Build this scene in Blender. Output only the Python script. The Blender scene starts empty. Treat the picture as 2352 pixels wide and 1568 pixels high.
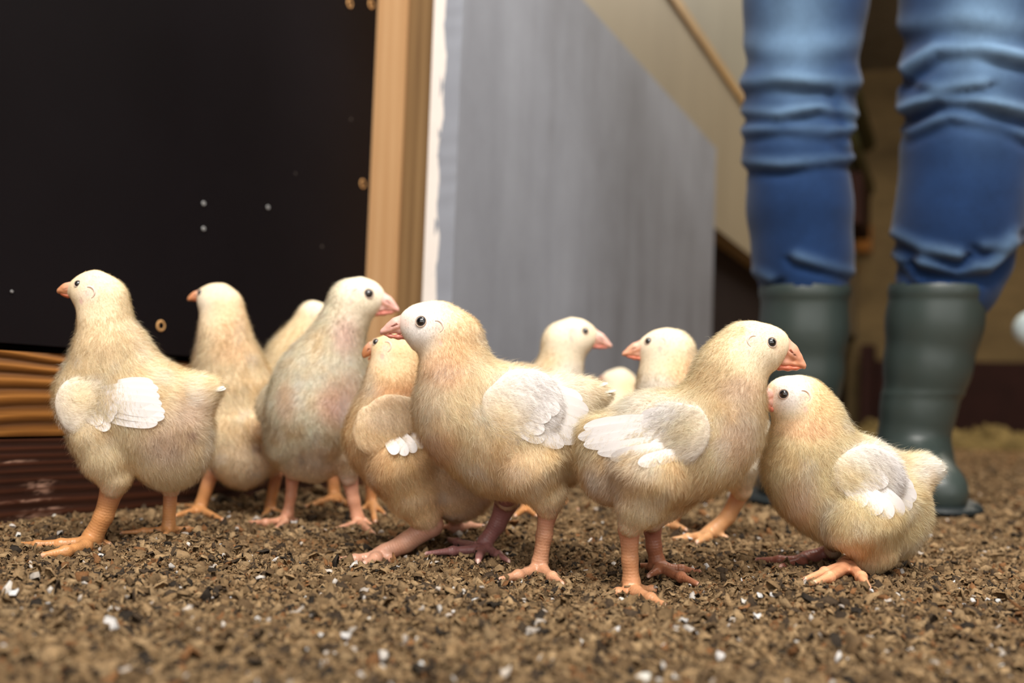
import bpy, math, random
import numpy as np
from mathutils import Vector, Matrix
from mathutils.bvhtree import BVHTree
from mathutils.kdtree import KDTree

scene = bpy.context.scene
col = scene.collection
rng = np.random.default_rng(7)
random.seed(7)

# ------------------------------------------------------------------ camera
FPX = 2287.0                       # 35 mm lens on a 36 mm sensor, 2352 px wide
CAM = Vector((0.0, 0.0, 0.12))
PITCH, ROLL = math.radians(3.28), math.radians(2.0)
RM = Matrix.Rotation(math.pi / 2 + PITCH, 3, 'X') @ Matrix.Rotation(ROLL, 3, 'Z')
cd = bpy.data.cameras.new('camera')
cd.lens = 35.0; cd.sensor_width = 36.0; cd.clip_start = 0.02; cd.clip_end = 60
cd.dof.use_dof = True; cd.dof.focus_distance = 0.675; cd.dof.aperture_fstop = 4.2
cam = bpy.data.objects.new('camera', cd); col.objects.link(cam)
cam.matrix_world = Matrix.Translation(CAM) @ RM.to_4x4()
scene.camera = cam

# ------------------------------------------------------------------ light
vs = scene.view_settings
vs.view_transform = 'Standard'; vs.look = 'None'; vs.gamma = 1.0; vs.use_curve_mapping = False
vs.exposure = 0.27
scene.cycles.use_denoising = True
scene.cycles.max_bounces = 6
scene.cycles.transparent_max_bounces = 32
scene.cycles.caustics_reflective = False
scene.cycles.caustics_refractive = False

W = bpy.data.worlds.new('barn_air'); scene.world = W; W.use_nodes = True
W.node_tree.nodes['Background'].inputs[0].default_value = (1.0, 0.965, 0.92, 1)
W.node_tree.nodes['Background'].inputs[1].default_value = 1.36

def area(name, loc, aim, sx, sy, power, colr):
    l = bpy.data.lights.new(name, 'AREA'); l.shape = 'RECTANGLE'; l.size = sx; l.size_y = sy
    l.energy = power; l.color = colr
    o = bpy.data.objects.new(name, l); col.objects.link(o); o.location = loc
    o.rotation_euler = (Vector(aim) - Vector(loc)).to_track_quat('-Z', 'Y').to_euler()
    return o
area('ceiling_tube_light', (0.05, -0.40, 2.0), (0.05, 0.75, 0.0), 1.5, 0.16, 54, (1.0, 0.955, 0.89))
area('ceiling_tube_light', (0.75, 1.0, 2.3), (0.4, 0.9, 0.0), 0.16, 1.5, 24, (1.0, 0.95, 0.87))
area('ceiling_tube_light', (1.9, 3.6, 2.35), (1.6, 3.6, 0.0), 0.16, 1.5, 46, (1.0, 0.90, 0.74))

# ------------------------------------------------------------------ helpers
def lin(c):
    c = np.asarray(c, float) / 255.0
    return np.where(c <= 0.04045, c / 12.92, ((c + 0.055) / 1.055) ** 2.4)
def lin4(c): return tuple(lin(c)) + (1.0,)
RMn = np.array(RM); CAMn = np.array(CAM)
def ray(px, py):
    return RMn @ np.array([(px - 1176.0) / FPX, -(py - 784.0) / FPX, -1.0])
def P(px, py, d): return CAMn + ray(px, py) * d
def PZ(px, py, z):
    r = ray(px, py); return CAMn + r * ((z - CAMn[2]) / r[2])
def proj(V):
    q = (V - CAMn) @ RMn
    d = -q[:, 2]
    return 1176.0 + FPX * q[:, 0] / d, 784.0 - FPX * q[:, 1] / d, d

_ht = np.random.default_rng(99).random(4096)
def vnoise(Q):
    i = np.floor(Q).astype(int); f = Q - i; f = f * f * (3 - 2 * f); out = 0
    for a in (0, 1):
        for b in (0, 1):
            for d in (0, 1):
                h = _ht[((i[:, 0] + a) * 73 + (i[:, 1] + b) * 179 + (i[:, 2] + d) * 283) % 4096]
                out = out + h * (f[:, 0] if a else 1 - f[:, 0]) * (f[:, 1] if b else 1 - f[:, 1]) * (f[:, 2] if d else 1 - f[:, 2])
    return out
def tag(o, label=None, cat=None, group=None, kind=None):
    if label: o['label'] = label
    if cat: o['category'] = cat
    if group: o['group'] = group
    if kind: o['kind'] = kind
    return o
def empty(name, loc):
    o = bpy.data.objects.new(name, None); col.objects.link(o); o.location = loc; o.empty_display_size = 0.03
    return o
def mesh_obj(name, V, F, mats, parent=None, smooth=True, colors=None, attrs=None, mat_idx=None):
    """V (n,3) world space; F list of arrays of equal-arity faces"""
    me = bpy.data.meshes.new(name)
    V = np.asarray(V, np.float32)
    off = np.array(parent.location, np.float32) if parent is not None else np.zeros(3, np.float32)
    if parent is not None and parent.parent is not None: off = off + np.array(parent.parent.location, np.float32)
    F = [np.asarray(f, np.int32) for f in F if len(f)]
    nl = sum(f.size for f in F); npoly = sum(len(f) for f in F)
    me.vertices.add(len(V)); me.vertices.foreach_set('co', (V - off).ravel())
    me.loops.add(nl); me.loops.foreach_set('vertex_index', np.concatenate([f.ravel() for f in F]))
    me.polygons.add(npoly)
    tot = np.concatenate([np.full(len(f), f.shape[1], np.int32) for f in F])
    st = np.concatenate([[0], np.cumsum(tot)[:-1]]).astype(np.int32)
    me.polygons.foreach_set('loop_start', st); me.polygons.foreach_set('loop_total', tot)
    if smooth: me.polygons.foreach_set('use_smooth', np.ones(npoly, bool))
    for m in (mats if isinstance(mats, (list, tuple)) else [mats]): me.materials.append(m)
    if mat_idx is not None: me.polygons.foreach_set('material_index', np.asarray(mat_idx, np.int32))
    if colors is not None:
        a = me.attributes.new('pigment', 'FLOAT_COLOR', 'POINT')
        c = np.ones((len(V), 4), np.float32); c[:, :3] = colors
        a.data.foreach_set('color', c.ravel())
    for k, v in (attrs or {}).items():
        v = np.asarray(v, np.float32)
        if v.ndim == 2:
            a = me.attributes.new(k, 'FLOAT_VECTOR', 'POINT'); a.data.foreach_set('vector', v.ravel())
        else:
            a = me.attributes.new(k, 'FLOAT', 'POINT'); a.data.foreach_set('value', v)
    me.update(calc_edges=True)
    o = bpy.data.objects.new(name, me); col.objects.link(o)
    if parent is not None: o.parent = parent
    return o

# ---- node helpers
class N:
    def __init__(s, name):
        s.m = bpy.data.materials.new(name); s.m.use_nodes = True
        s.t = s.m.node_tree; s.t.nodes.clear()
        s.out = s.t.nodes.new('ShaderNodeOutputMaterial')
    def n(s, typ, ins=None, **kw):
        nd = s.t.nodes.new('ShaderNode' + typ)
        for k, v in kw.items(): setattr(nd, k, v)
        for k, v in (ins or {}).items():
            if hasattr(v, 'is_output') or isinstance(v, bpy.types.NodeSocket): s.t.links.new(v, nd.inputs[k])
            else: nd.inputs[k].default_value = v
        return nd
    def ramp(s, fac, stops):
        r = s.n('ValToRGB', {0: fac}); e = r.color_ramp.elements
        while len(e) < len(stops): e.new(0.5)
        for q, (p, c) in zip(e, stops): q.position = p; q.color = c if len(c) == 4 else tuple(c) + (1,)
        return r.outputs[0]
    def end(s, sock): s.t.links.new(sock, s.out.inputs[0]); return s.m
def coords(k, scale):
    tc = k.n('TexCoord'); mp = k.n('Mapping', {0: tc.outputs['Object']}); mp.inputs['Scale'].default_value = scale
    return mp.outputs[0]

def m_plain(name, rgb, rough=0.6, spec=0.4, bump=0, bscale=200, var=0.12, vscale=(8, 8, 8), coat=0.0):
    k = N(name); c = coords(k, vscale)
    nz = k.n('TexNoise', {'Vector': c, 'Scale': 1.0, 'Detail': 6.0, 'Roughness': 0.65})
    b = np.array(lin(rgb))
    colr = k.ramp(nz.outputs[0], [(0.3, tuple(np.clip(b * (1 - var * 1.6), 0, 1))), (0.7, tuple(np.clip(b * (1 + var * 1.6), 0, 1)))])
    p = k.n('BsdfPrincipled', {'Base Color': colr, 'Roughness': rough, 'Specular IOR Level': spec, 'Coat Weight': coat})
    if bump:
        n2 = k.n('TexNoise', {'Vector': coords(k, (1, 1, 1)), 'Scale': bscale, 'Detail': 4.0})
        bp = k.n('Bump', {'Height': n2.outputs[0], 'Strength': bump, 'Distance': 0.002}); k.t.links.new(bp.outputs[0], p.inputs['Normal'])
    return k.end(p.outputs[0])

def m_attr(name, rough=0.7, spec=0.3, sss=0.0, bump=None):
    k = N(name); a = k.n('Attribute', attribute_name='pigment')
    p = k.n('BsdfPrincipled', {'Base Color': a.outputs['Color'], 'Roughness': rough, 'Specular IOR Level': spec})
    if sss:
        p.inputs['Subsurface Weight'].default_value = sss; p.inputs['Subsurface Radius'].default_value = (1.0, 0.35, 0.2)
        p.inputs['Subsurface Scale'].default_value = 0.003
    if bump == 'scute':
        b = k.n('Attribute', attribute_name='scute')
        s1 = k.n('Math', {0: b.outputs['Fac'], 1: 2 * math.pi / 0.0021}, operation='MULTIPLY')
        s2 = k.n('Math', {0: s1.outputs[0]}, operation='SINE')
        vo = k.n('TexVoronoi', {'Vector': coords(k, (1, 1, 1)), 'Scale': 620.0})
        sm_ = k.n('Math', {0: s2.outputs[0], 1: 0.35}, operation='MULTIPLY'); vm_ = k.n('Math', {0: vo.outputs['Distance'], 1: 1.6}, operation='MULTIPLY')
        ad = k.n('Math', {0: sm_.outputs[0], 1: vm_.outputs[0]}, operation='ADD')
        bp = k.n('Bump', {'Height': ad.outputs[0], 'Strength': 0.22, 'Distance': 0.0005}); k.t.links.new(bp.outputs[0], p.inputs['Normal'])
    elif bump:
        nz = k.n('TexNoise', {'Vector': coords(k, (1, 1, 1)), 'Scale': bump, 'Detail': 3.0})
        bp = k.n('Bump', {'Height': nz.outputs[0], 'Strength': 0.3, 'Distance': 0.0008}); k.t.links.new(bp.outputs[0], p.inputs['Normal'])
    return k.end(p.outputs[0])

def m_down():
    k = N('chick_down'); a = k.n('Attribute', attribute_name='pigment')
    d = k.n('BsdfDiffuse', {'Color': a.outputs['Color']})
    t = k.n('BsdfTranslucent', {'Color': a.outputs['Color']})
    m0 = k.n('MixShader', {0: 0.18, 1: d.outputs[0], 2: t.outputs[0]})
    tr = k.n('BsdfTransparent')                      # wispy down lets light through
    mx = k.n('MixShader', {0: 0.42, 1: m0.outputs[0], 2: tr.outputs[0]})
    return k.end(mx.outputs[0])
def m_feather():
    k = N('white_feather'); a = k.n('Attribute', attribute_name='pigment')
    b = k.n('Attribute', attribute_name='barb')
    s1 = k.n('Math', {0: b.outputs['Fac'], 1: 2 * math.pi / 0.0009}, operation='MULTIPLY')
    s2 = k.n('Math', {0: s1.outputs[0]}, operation='SINE')
    p = k.n('BsdfPrincipled', {'Base Color': a.outputs['Color'], 'Roughness': 0.6, 'Specular IOR Level': 0.2})
    t = k.n('BsdfTranslucent', {'Color': a.outputs['Color']})
    mx = k.n('MixShader', {0: 0.12, 1: p.outputs[0], 2: t.outputs[0]})
    return k.end(mx.outputs[0])

M = {}
M['skin'] = m_attr('down_undercoat', 0.9, 0.1)
M['legskin'] = m_attr('scaly_leg_skin', 0.36, 0.5, 0.15, 'scute')
M['beak'] = m_attr('beak_horn', 0.38, 0.45, 0.25, 300)
M['down'] = m_down()
M['feather'] = m_feather()
k = N('eye_gloss'); p = k.n('BsdfPrincipled', {'Base Color': (0.004, 0.004, 0.006, 1), 'Roughness': 0.04, 'Specular IOR Level': 0.7, 'Coat Weight': 1.0, 'Coat Roughness': 0.02}); M['eye'] = k.end(p.outputs[0])
k = N('eye_iris'); p = k.n('BsdfPrincipled', {'Base Color': (0.035, 0.037, 0.045, 1), 'Roughness': 0.08, 'Specular IOR Level': 0.6, 'Coat Weight': 1.0}); M['iris'] = k.end(p.outputs[0])
M['lid'] = m_attr('eyelid_skin', 0.7, 0.25, 0.0, 1500)

# ------------------------------------------------------------------ signed distance shapes
def chain_pts(ch, D):
    s = FPX / D
    out = []
    for q in ch['p']:
        x, y, r = q[:3]; dz = q[3] if len(q) > 3 else ch.get('dz', 0)
        out.append((P(x, y, D + dz / s), max(r / s - ch.get('shrink', 0), 0.0006)))
    return out
class Field:
    def __init__(s): s.pr = []; s.lo = np.full(3, 1e9); s.hi = np.full(3, -1e9)
    def cone(s, a, b, r0, r1, k=0.006, axis=None, zs=1.0, sub=False):
        a = np.asarray(a, float); b = np.asarray(b, float)
        s.pr.append((a, b, r0, r1, k, axis, zs, sub))
        if not sub:
            m = max(r0, r1) * max(1, zs) + 0.004
            s.lo = np.minimum(s.lo, np.minimum(a, b) - m); s.hi = np.maximum(s.hi, np.maximum(a, b) + m)
    def chain(s, pts, k=0.006, axis=None, zs=1.0):
        if len(pts) == 1: s.cone(pts[0][0], pts[0][0] + 1e-5, pts[0][1], pts[0][1], k, axis, zs)
        for (a, r0), (b, r1) in zip(pts[:-1], pts[1:]): s.cone(a, b, r0, r1, k, axis, zs)
    def mesh(s, h):
        lo = s.lo - 2 * h; n = np.ceil((s.hi - lo) / h).astype(int) + 3
        ax = [lo[i] + h * np.arange(n[i]) for i in range(3)]
        G = np.full(n, 0.03, np.float32)
        for a, b, r0, r1, k, axis, zs, sub in s.pr:
            m = max(r0, r1) * max(1, zs) + k + 3 * h
            i0 = np.maximum(((np.minimum(a, b) - m - lo) / h).astype(int), 0)
            i1 = np.minimum(((np.maximum(a, b) + m - lo) / h).astype(int) + 2, n)
            if (i1 <= i0).any(): continue
            X, Y, Z = np.meshgrid(ax[0][i0[0]:i1[0]], ax[1][i0[1]:i1[1]], ax[2][i0[2]:i1[2]], indexing='ij')
            p = np.stack([X - a[0], Y - a[1], Z - a[2]], -1); ba = b - a
            if axis is not None and zs != 1.0:
                dp = p @ axis; p = p + ((1 / zs - 1) * dp)[..., None] * axis
                ba = ba + (1 / zs - 1) * (ba @ axis) * axis
            L = max(ba @ ba, 1e-12)
            t = np.clip((p @ ba) / L, 0, 1)
            d = np.linalg.norm(p - t[..., None] * ba, axis=-1) - (r0 + (r1 - r0) * t)
            d = d * min(1.0, zs)
            sl = tuple(slice(i0[i], i1[i]) for i in range(3))
            g = G[sl]
            if sub:
                hh = np.maximum(k - np.abs(g + d), 0) / k
                G[sl] = np.maximum(g, -d) + hh * hh * k * 0.25
            else:
                hh = np.maximum(k - np.abs(g - d), 0) / k
                G[sl] = np.minimum(g, d) - hh * hh * k * 0.25
        return surface_nets(G, lo, h)
def surface_nets(G, lo, h):
    ins = G < 0
    c = np.zeros(tuple(np.array(G.shape) - 1), np.int8)
    off = [(i, j, k) for i in (0, 1) for j in (0, 1) for k in (0, 1)]
    sl = lambda o, A: A[o[0]:A.shape[0] - 1 + o[0], o[1]:A.shape[1] - 1 + o[1], o[2]:A.shape[2] - 1 + o[2]]
    for o in off: c += sl(o, ins)
    act = np.argwhere((c > 0) & (c < 8))
    idx = np.full(c.shape, -1, np.int32); idx[tuple(act.T)] = np.arange(len(act))
    cv = {o: G[act[:, 0] + o[0], act[:, 1] + o[1], act[:, 2] + o[2]] for o in off}
    acc = np.zeros((len(act), 3)); cnt = np.zeros(len(act))
    for o in off:
        for a in range(3):
            if o[a]: continue
            q = list(o); q[a] = 1; q = tuple(q)
            f0, f1 = cv[o], cv[q]; m = (f0 < 0) != (f1 < 0)
            t = np.where(m, f0 / np.where(m, f0 - f1, 1), 0)
            ps = np.tile(np.array(o, float), (len(act), 1)); ps[:, a] = t
            acc[m] += ps[m]; cnt[m] += 1
    V = lo + h * (act + acc / cnt[:, None])
    Fs = []
    for a in range(3):
        u, v = (a + 1) % 3, (a + 2) % 3
        s0 = [slice(None)] * 3; s1 = [slice(None)] * 3
        s0[a] = slice(0, -1); s1[a] = slice(1, None)
        e = np.argwhere(ins[tuple(s0)] != ins[tuple(s1)])
        e = e[(e[:, u] > 0) & (e[:, v] > 0) & (e[:, u] < c.shape[u]) & (e[:, v] < c.shape[v])]
        flip = ins[tuple(e.T)]
        def at(du, dv):
            q = e.copy(); q[:, u] += du; q[:, v] += dv
            return idx[tuple(q.T)]
        f = np.stack([at(-1, -1), at(0, -1), at(0, 0), at(-1, 0)], 1)
        f[~flip] = f[~flip][:, ::-1]
        Fs.append(f)
    F = np.concatenate(Fs); F = F[(F >= 0).all(1)]
    return V, F
def vnormals(V, F):
    n = np.cross(V[F[:, 2]] - V[F[:, 0]], V[F[:, 3]] - V[F[:, 1]]) if F.shape[1] == 4 else np.cross(V[F[:, 1]] - V[F[:, 0]], V[F[:, 2]] - V[F[:, 0]])
    out = np.zeros_like(V)
    for i in range(F.shape[1]): np.add.at(out, F[:, i], n)
    return out / np.maximum(np.linalg.norm(out, axis=1, keepdims=True), 1e-12)
def smooth_mesh(V, F, it=2):
    A = np.concatenate([F[:, i] for i in range(4)] * 2); B = np.concatenate([F[:, (i + 1) % 4] for i in range(4)] + [F[:, (i - 1) % 4] for i in range(4)])
    n = np.bincount(A, minlength=len(V))[:, None]
    for _ in range(it):
        S = np.stack([np.bincount(A, V[B, j], len(V)) for j in range(3)], 1)
        V = 0.5 * V + 0.5 * S / np.maximum(n, 1)
    return V

# ------------------------------------------------------------------ the barn
FOOT = []     # ground contacts (x, y, z), so the litter lies under every foot

def wframe(origin, deg):
    a = math.radians(deg); w = np.array([math.sin(a), math.cos(a), 0.0]); n = np.array([math.cos(a), -math.sin(a), 0.0])
    return np.array([origin[0], origin[1], 0.0]), w, n
def lbox(fr, s0, s1, t0, t1, z0, z1, seg=(1, 1, 1), fn=None, bev=0.0):
    """box along the wall direction (s), its normal (t) and up (z), optionally subdivided and displaced"""
    o, w, n = fr
    V = []; F = []; 
    def face(axis, val, flip):
        na = [i for i in range(3) if i != axis]
        lim = [(s0, s1), (t0, t1), (z0, z1)]
        u = np.linspace(*lim[na[0]], seg[na[0]] + 1); v = np.linspace(*lim[na[1]], seg[na[1]] + 1)
        A, B = np.meshgrid(u, v, indexing='ij'); Q = np.zeros(A.shape + (3,))
        Q[..., na[0]] = A; Q[..., na[1]] = B; Q[..., axis] = val
        b = sum(len(x) for x in V); nu, nv = A.shape
        ii = (np.arange(nu - 1)[:, None] * nv + np.arange(nv - 1)[None]).ravel() + b
        f = np.stack([ii, ii + nv, ii + nv + 1, ii + 1], 1)
        if flip: f = f[:, ::-1]
        V.append(Q.reshape(-1, 3)); F.append(f)
    # orientation: (s,t,z) with t = n pointing right of w -> left-handed, so flips are swapped
    face(0, s0, False); face(0, s1, True); face(1, t0, True); face(1, t1, False); face(2, z0, False); face(2, z1, True)
    V = np.concatenate(V); F = np.concatenate(F)
    if fn is not None: V = fn(V)
    return o + V[:, :1] * w + V[:, 1:2] * n + V[:, 2:3] * np.array([0, 0, 1.0]), F

def m_wood(name, c0, c1, c2, along, ring=60.0, rough=0.55, scuff=0.0, dist=3.0):
    """streaky sawn timber; 'along' = object axis scale with a small number along the grain"""
    k = N(name); c = coords(k, along)
    nz = k.n('TexNoise', {'Vector': c, 'Scale': 1.0, 'Detail': 5.0, 'Roughness': 0.6})
    wv = k.n('TexWave', {'Vector': c, 'Scale': ring / 100.0, 'Distortion': dist, 'Detail': 3.0, 'Detail Scale': 0.8}, wave_type='BANDS', bands_direction='Z' if along[2] > along[0] else 'X')
    mx = k.n('Mix', {'Factor': 0.15, 2: nz.outputs[0], 3: wv.outputs['Fac']}, data_type='FLOAT')
    colr = k.ramp(mx.outputs[0], [(0.25, tuple(lin(c0))), (0.5, tuple(lin(c1))), (0.75, tuple(lin(c2)))])
    if scuff:
        n3 = k.n('TexNoise', {'Vector': coords(k, (14, 14, 60)), 'Scale': 1.0, 'Detail': 8.0, 'Roughness': 0.75})
        f = k.ramp(n3.outputs[0], [(0.66, (0, 0, 0)), (0.72, (scuff,) * 3)])
        m2 = k.n('Mix', {0: f, 6: colr, 7: lin4((190, 165, 145))}, data_type='RGBA'); colr = m2.outputs[2]
    p = k.n('BsdfPrincipled', {'Base Color': colr, 'Roughness': rough, 'Specular IOR Level': 0.3})
    bp = k.n('Bump', {'Height': nz.outputs[0], 'Strength': 0.08, 'Distance': 0.002}); k.t.links.new(bp.outputs[0], p.inputs['Normal'])
    return k.end(p.outputs[0])

g0 = PZ(0, 1205, 0); g1 = PZ(430, 1160, 0)
ANG = math.degrees(math.atan2(g1[0] - g0[0], g1[1] - g0[1]))
FR = wframe(g0, ANG)                       # beam face: t = 0
def on_plane(fr, px, py, t=0.0):
    o, w, n = fr; r = ray(px, py); d = (n @ (o + n * t - CAMn)) / (n @ r); q = CAMn + r * d
    return (q - o) @ w, q[2], d
S_J, zz, dj = on_plane(FR, 842, 600, -0.015)            # where the recess ends at the jamb
z_pan = on_plane(FR, 0, 786, -0.015)[1]; z_top = on_plane(FR, 0, 804)[1]; z_mid = on_plane(FR, 0, 1006)[1]

k = N('phenolic_board'); c = coords(k, (1, 1, 1))
nz = k.n('TexNoise', {'Vector': c, 'Scale': 3.0, 'Detail': 6.0})
base = k.ramp(nz.outputs[0], [(0.35, tuple(lin((12, 8, 10)))), (0.65, tuple(lin((18, 14, 17))))])
vo = k.n('TexVoronoi', {'Vector': c, 'Scale': 22.0})
sp = k.ramp(vo.outputs['Distance'], [(0.03, (0.35, 0.35, 0.35)), (0.05, (0, 0, 0))])
sm = k.n('Mix', {0: sp, 6: base, 7: lin4((120, 112, 104))}, data_type='RGBA')
fine = k.n('TexNoise', {'Vector': c, 'Scale': 700.0, 'Detail': 2.0})
bp = k.n('Bump', {'Height': fine.outputs[0], 'Strength': 0.12, 'Distance': 0.001})
p = k.n('BsdfPrincipled', {'Base Color': sm.outputs[2], 'Roughness': 0.55, 'Specular IOR Level': 0.1, 'Normal': bp.outputs[0]})
M['panel'] = k.end(p.outputs[0])
M['pine'] = m_wood('pine_post', (182, 138, 94), (192, 150, 106), (202, 161, 118), (60, 60, 2.5), 30, 0.6)
M['pine2'] = m_wood('weathered_pine', (108, 80, 50), (132, 102, 66), (150, 120, 82), (70, 70, 2.0), 30, 0.65)
M['hole'] = m_plain('bored_wood', (196, 150, 98), 0.7, 0.2)
M['dark'] = m_plain('hole_dark', (28, 18, 12), 0.9, 0.1)
M['screw'] = m_plain('dull_steel', (150, 150, 150), 0.35, 0.6)

V, F = lbox(FR, -1.6, S_J, -0.06, -0.015, z_pan, 2.2)
board = tag(mesh_obj('dark_panel', V, [F], M['panel'], smooth=False), 'large dark brown coated board in the wall recess behind the chicks', 'panel')

def ring_on(fr, t, px, py, r, mat_ring, name, inner=0.5):
    """countersunk screw hole: pale turned ring with a dark centre"""
    s, z, d = on_plane(fr, px, py, t); o, w, n = fr; c = o + s * w + t * n; c[2] = z
    a = np.linspace(0, 2 * math.pi, 25)[:-1]
    prof = [(1.0, 0.0002), (0.86, 0.0012), (inner + 0.1, 0.0009), (inner, -0.001), (0.02, -0.002)]
    V = np.concatenate([c + r * q * (np.cos(a)[:, None] * w + np.sin(a)[:, None] * np.array([0, 0, 1.0])) + n * hgt for q, hgt in prof])
    F = []; mi = []
    for i in range(len(prof) - 1):
        j = np.arange(24); F.append(np.stack([i * 24 + j, i * 24 + (j + 1) % 24, (i + 1) * 24 + (j + 1) % 24, (i + 1) * 24 + j], 1)); mi += [0 if i < 2 else 1] * 24
    V2 = V; F = np.concatenate(F)[:, ::-1]
    return mesh_obj(name, V2, [F], [mat_ring, M['dark']], parent=board, mat_idx=mi)
ring_on(FR, -0.0148, 369, 748, 0.0058, M['hole'], 'screw_hole')
ring_on(FR, -0.0148, 833, 422, 0.0062, M['hole'], 'screw_hole', 0.55)
for (px, py) in ((467, 467), (615, 476), (467, 525), (26, 669)):
    ring_on(FR, -0.0148, px, py, 0.0024 if px > 100 else 0.0012, M['screw'], 'screw_head', 0.2)
# hinge-side screws near the frame top
for (px, py) in ((803, 8), (852, 10)): ring_on(FR, -0.0148, px, py, 0.006, M['hole'], 'screw_hole')

# timber beams under the board, ridged by their weathered grain
def ridged(seedv, amp, n_r, wob):
    r = np.random.default_rng(seedv); ph = r.uniform(0, 6, 6)
    def fn(Q):
        Q = Q.copy(); face = np.abs(Q[:, 1]) < 1e-6
        s, z = Q[:, 0], Q[:, 2]
        y = z + wob * (np.sin(s * 7 + ph[0] + z * 30) + 0.5 * np.sin(s * 19 + ph[1] - z * 50) + 0.2 * np.sin(s * 47 + ph[2]))
        v = y * n_r; g = np.abs((v + 0.35 * np.sin(v * 0.7 + ph[3]) + 0.2 * np.sin(s * 6)) % 1.0 - 0.5) * 2
        ri = np.sin(np.floor(v + .35 * np.sin(v * .7 + ph[3]) + .2 * np.sin(s * 6)) * 12.9898 + ph[5]) * .5 + .5
        Q[face, 1] += (amp * (g[face] ** 0.7) - amp) * (.35 + .65 * ri[face])
        return Q
    return fn
def grain_color(V, fr, seedv, n_r, wob, cols):
    r = np.random.default_rng(seedv); ph = r.uniform(0, 6, 6)
    q = V - fr[0]; s = q @ fr[1]; z = q[:, 2]
    y = z + wob * (np.sin(s * 7 + ph[0] + z * 30) + 0.5 * np.sin(s * 19 + ph[1] - z * 50) + 0.2 * np.sin(s * 47 + ph[2]))
    v = y * n_r; g = np.abs((v + 0.35 * np.sin(v * 0.7 + ph[3]) + 0.2 * np.sin(s * 6)) % 1.0 - 0.5) * 2
    c = np.array([lin(x) for x in cols]); g = (g ** 1.2)[:, None]
    out = np.where(g < 0.5, c[0] + (c[1] - c[0]) * g * 2, c[1] + (c[2] - c[1]) * (g * 2 - 1))
    st = 1 + 0.14 * np.sin(s * 40 + z * 900 + ph[4])[:, None] * np.sin(s * 13 + z * 2300)[:, None]
    return out * st
k = N('oiled_timber'); a = k.n('Attribute', attribute_name='pigment'); gr = coords(k, (9, 9, 620))
nz = k.n('TexNoise', {'Vector': gr, 'Scale': 1.0, 'Detail': 5.0, 'Roughness': .7}); n2 = k.n('TexNoise', {'Vector': coords(k, (5, 5, 40)), 'Scale': 1.0, 'Detail': 3.0})
mm = k.n('Mix', {'Factor': .4, 2: nz.outputs[0], 3: n2.outputs[0]}, data_type='FLOAT')
fr_ = k.ramp(mm.outputs[0], [(.32, (.55, .52, .48)), (.68, (1.3, 1.3, 1.3))])
ml = k.n('Mix', {0: 1.0, 6: a.outputs['Color'], 7: fr_}, data_type='RGBA', blend_type='MULTIPLY')
p = k.n('BsdfPrincipled', {'Base Color': ml.outputs[2], 'Roughness': .5, 'Specular IOR Level': .35})
bp = k.n('Bump', {'Height': nz.outputs[0], 'Strength': .35, 'Distance': .0012}); k.t.links.new(bp.outputs[0], p.inputs['Normal'])
M['beam'] = k.end(p.outputs[0])
V, F = lbox(FR, -1.0, S_J + 0.02, -0.06, 0.0, z_mid + 0.0012, z_top, (520, 1, 90), ridged(3, 0.0026, 88.0, 0.006))
tag(mesh_obj('timber_beam', V, [F], M['beam'], smooth=True, colors=grain_color(V, FR, 3, 88.0, 0.006, [(78, 46, 16), (124, 78, 30), (168, 112, 52)])),
    'upper orange-brown timber sill beam with raised wavy grain below the dark board', 'beam')
V, F = lbox(FR, -1.0, S_J + 0.02, -0.06, 0.0, -0.02, z_mid - 0.0012, (520, 1, 90), ridged(5, 0.0008, 120.0, 0.0012))
cb = grain_color(V, FR, 5, 120.0, 0.0012, [(40, 18, 10), (52, 24, 13), (74, 38, 22)])
q = V - FR[0]; sv, zv = q @ FR[1], q[:, 2]
for (px, py, ra, rb) in ((95, 1107, .012, .002), (85, 1118, .009, .003), (100, 1128, .006, .002), (80, 1185, .02, .0022), (60, 1150, .02, .001), (20, 1060, .02, .0008), (110, 1168, .016, .0009)):
    s_, z_, _ = on_plane(FR, px, py); m = np.exp(-((sv - s_) / ra) ** 2 - ((zv - z_) / rb) ** 2) * np.clip((vnoise(np.stack([sv * 260, zv * 900, sv * 0], 1)) - .35) * 2.2, 0, 1)
    cb = cb + (lin((190, 150, 130)) - cb) * np.clip(m, 0, 0.75)[:, None]
tag(mesh_obj('timber_beam', V, [F], M['beam'], smooth=True, colors=cb),
    'lower dark reddish timber sill beam lying on the litter, with pale scuffs', 'beam')

# jamb: the wall's cut edge - pine stud, older stud, foam board, concrete skin
def jag(Q):
    Q = Q.copy(); m = Q[:, 1] > 0.08
    z = Q[:, 2]
    Q[m, 1] += 0.0022 * np.sin(z[m] * 27) + 0.0016 * np.sin(z[m] * 81 + 1) + 0.0006 * np.sin(z[m] * 240)
    return Q
tJ = [-0.06, 0.032, 0.077, 0.095, 0.119]
V, F = lbox(FR, S_J, S_J + 0.09, tJ[0], tJ[1], -0.02, 2.2)
tag(mesh_obj('pine_stud', V, [F], M['pine'], smooth=False), 'light orange pine post at the edge of the dark board', 'post')
V, F = lbox(FR, S_J + 0.004, S_J + 0.09, tJ[1], tJ[2], -0.02, 2.2)
tag(mesh_obj('weathered_stud', V, [F], M['pine2'], smooth=False), 'greyer brown wooden post between the pine post and the white foam strip', 'post')
M['foam'] = m_plain('foam_board', (240, 230, 222), 0.8, 0.2, 0.15, 120, 0.03)
M['concrete'] = None
k = N('concrete'); c = coords(k, (1, 1, 1)); cs = coords(k, (6, 6, 0.7))
n1 = k.n('TexNoise', {'Vector': cs, 'Scale': 1.4, 'Detail': 5.0, 'Roughness': 0.55})
n2 = k.n('TexNoise', {'Vector': c, 'Scale': 9.0, 'Detail': 7.0, 'Roughness': 0.7})
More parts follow.
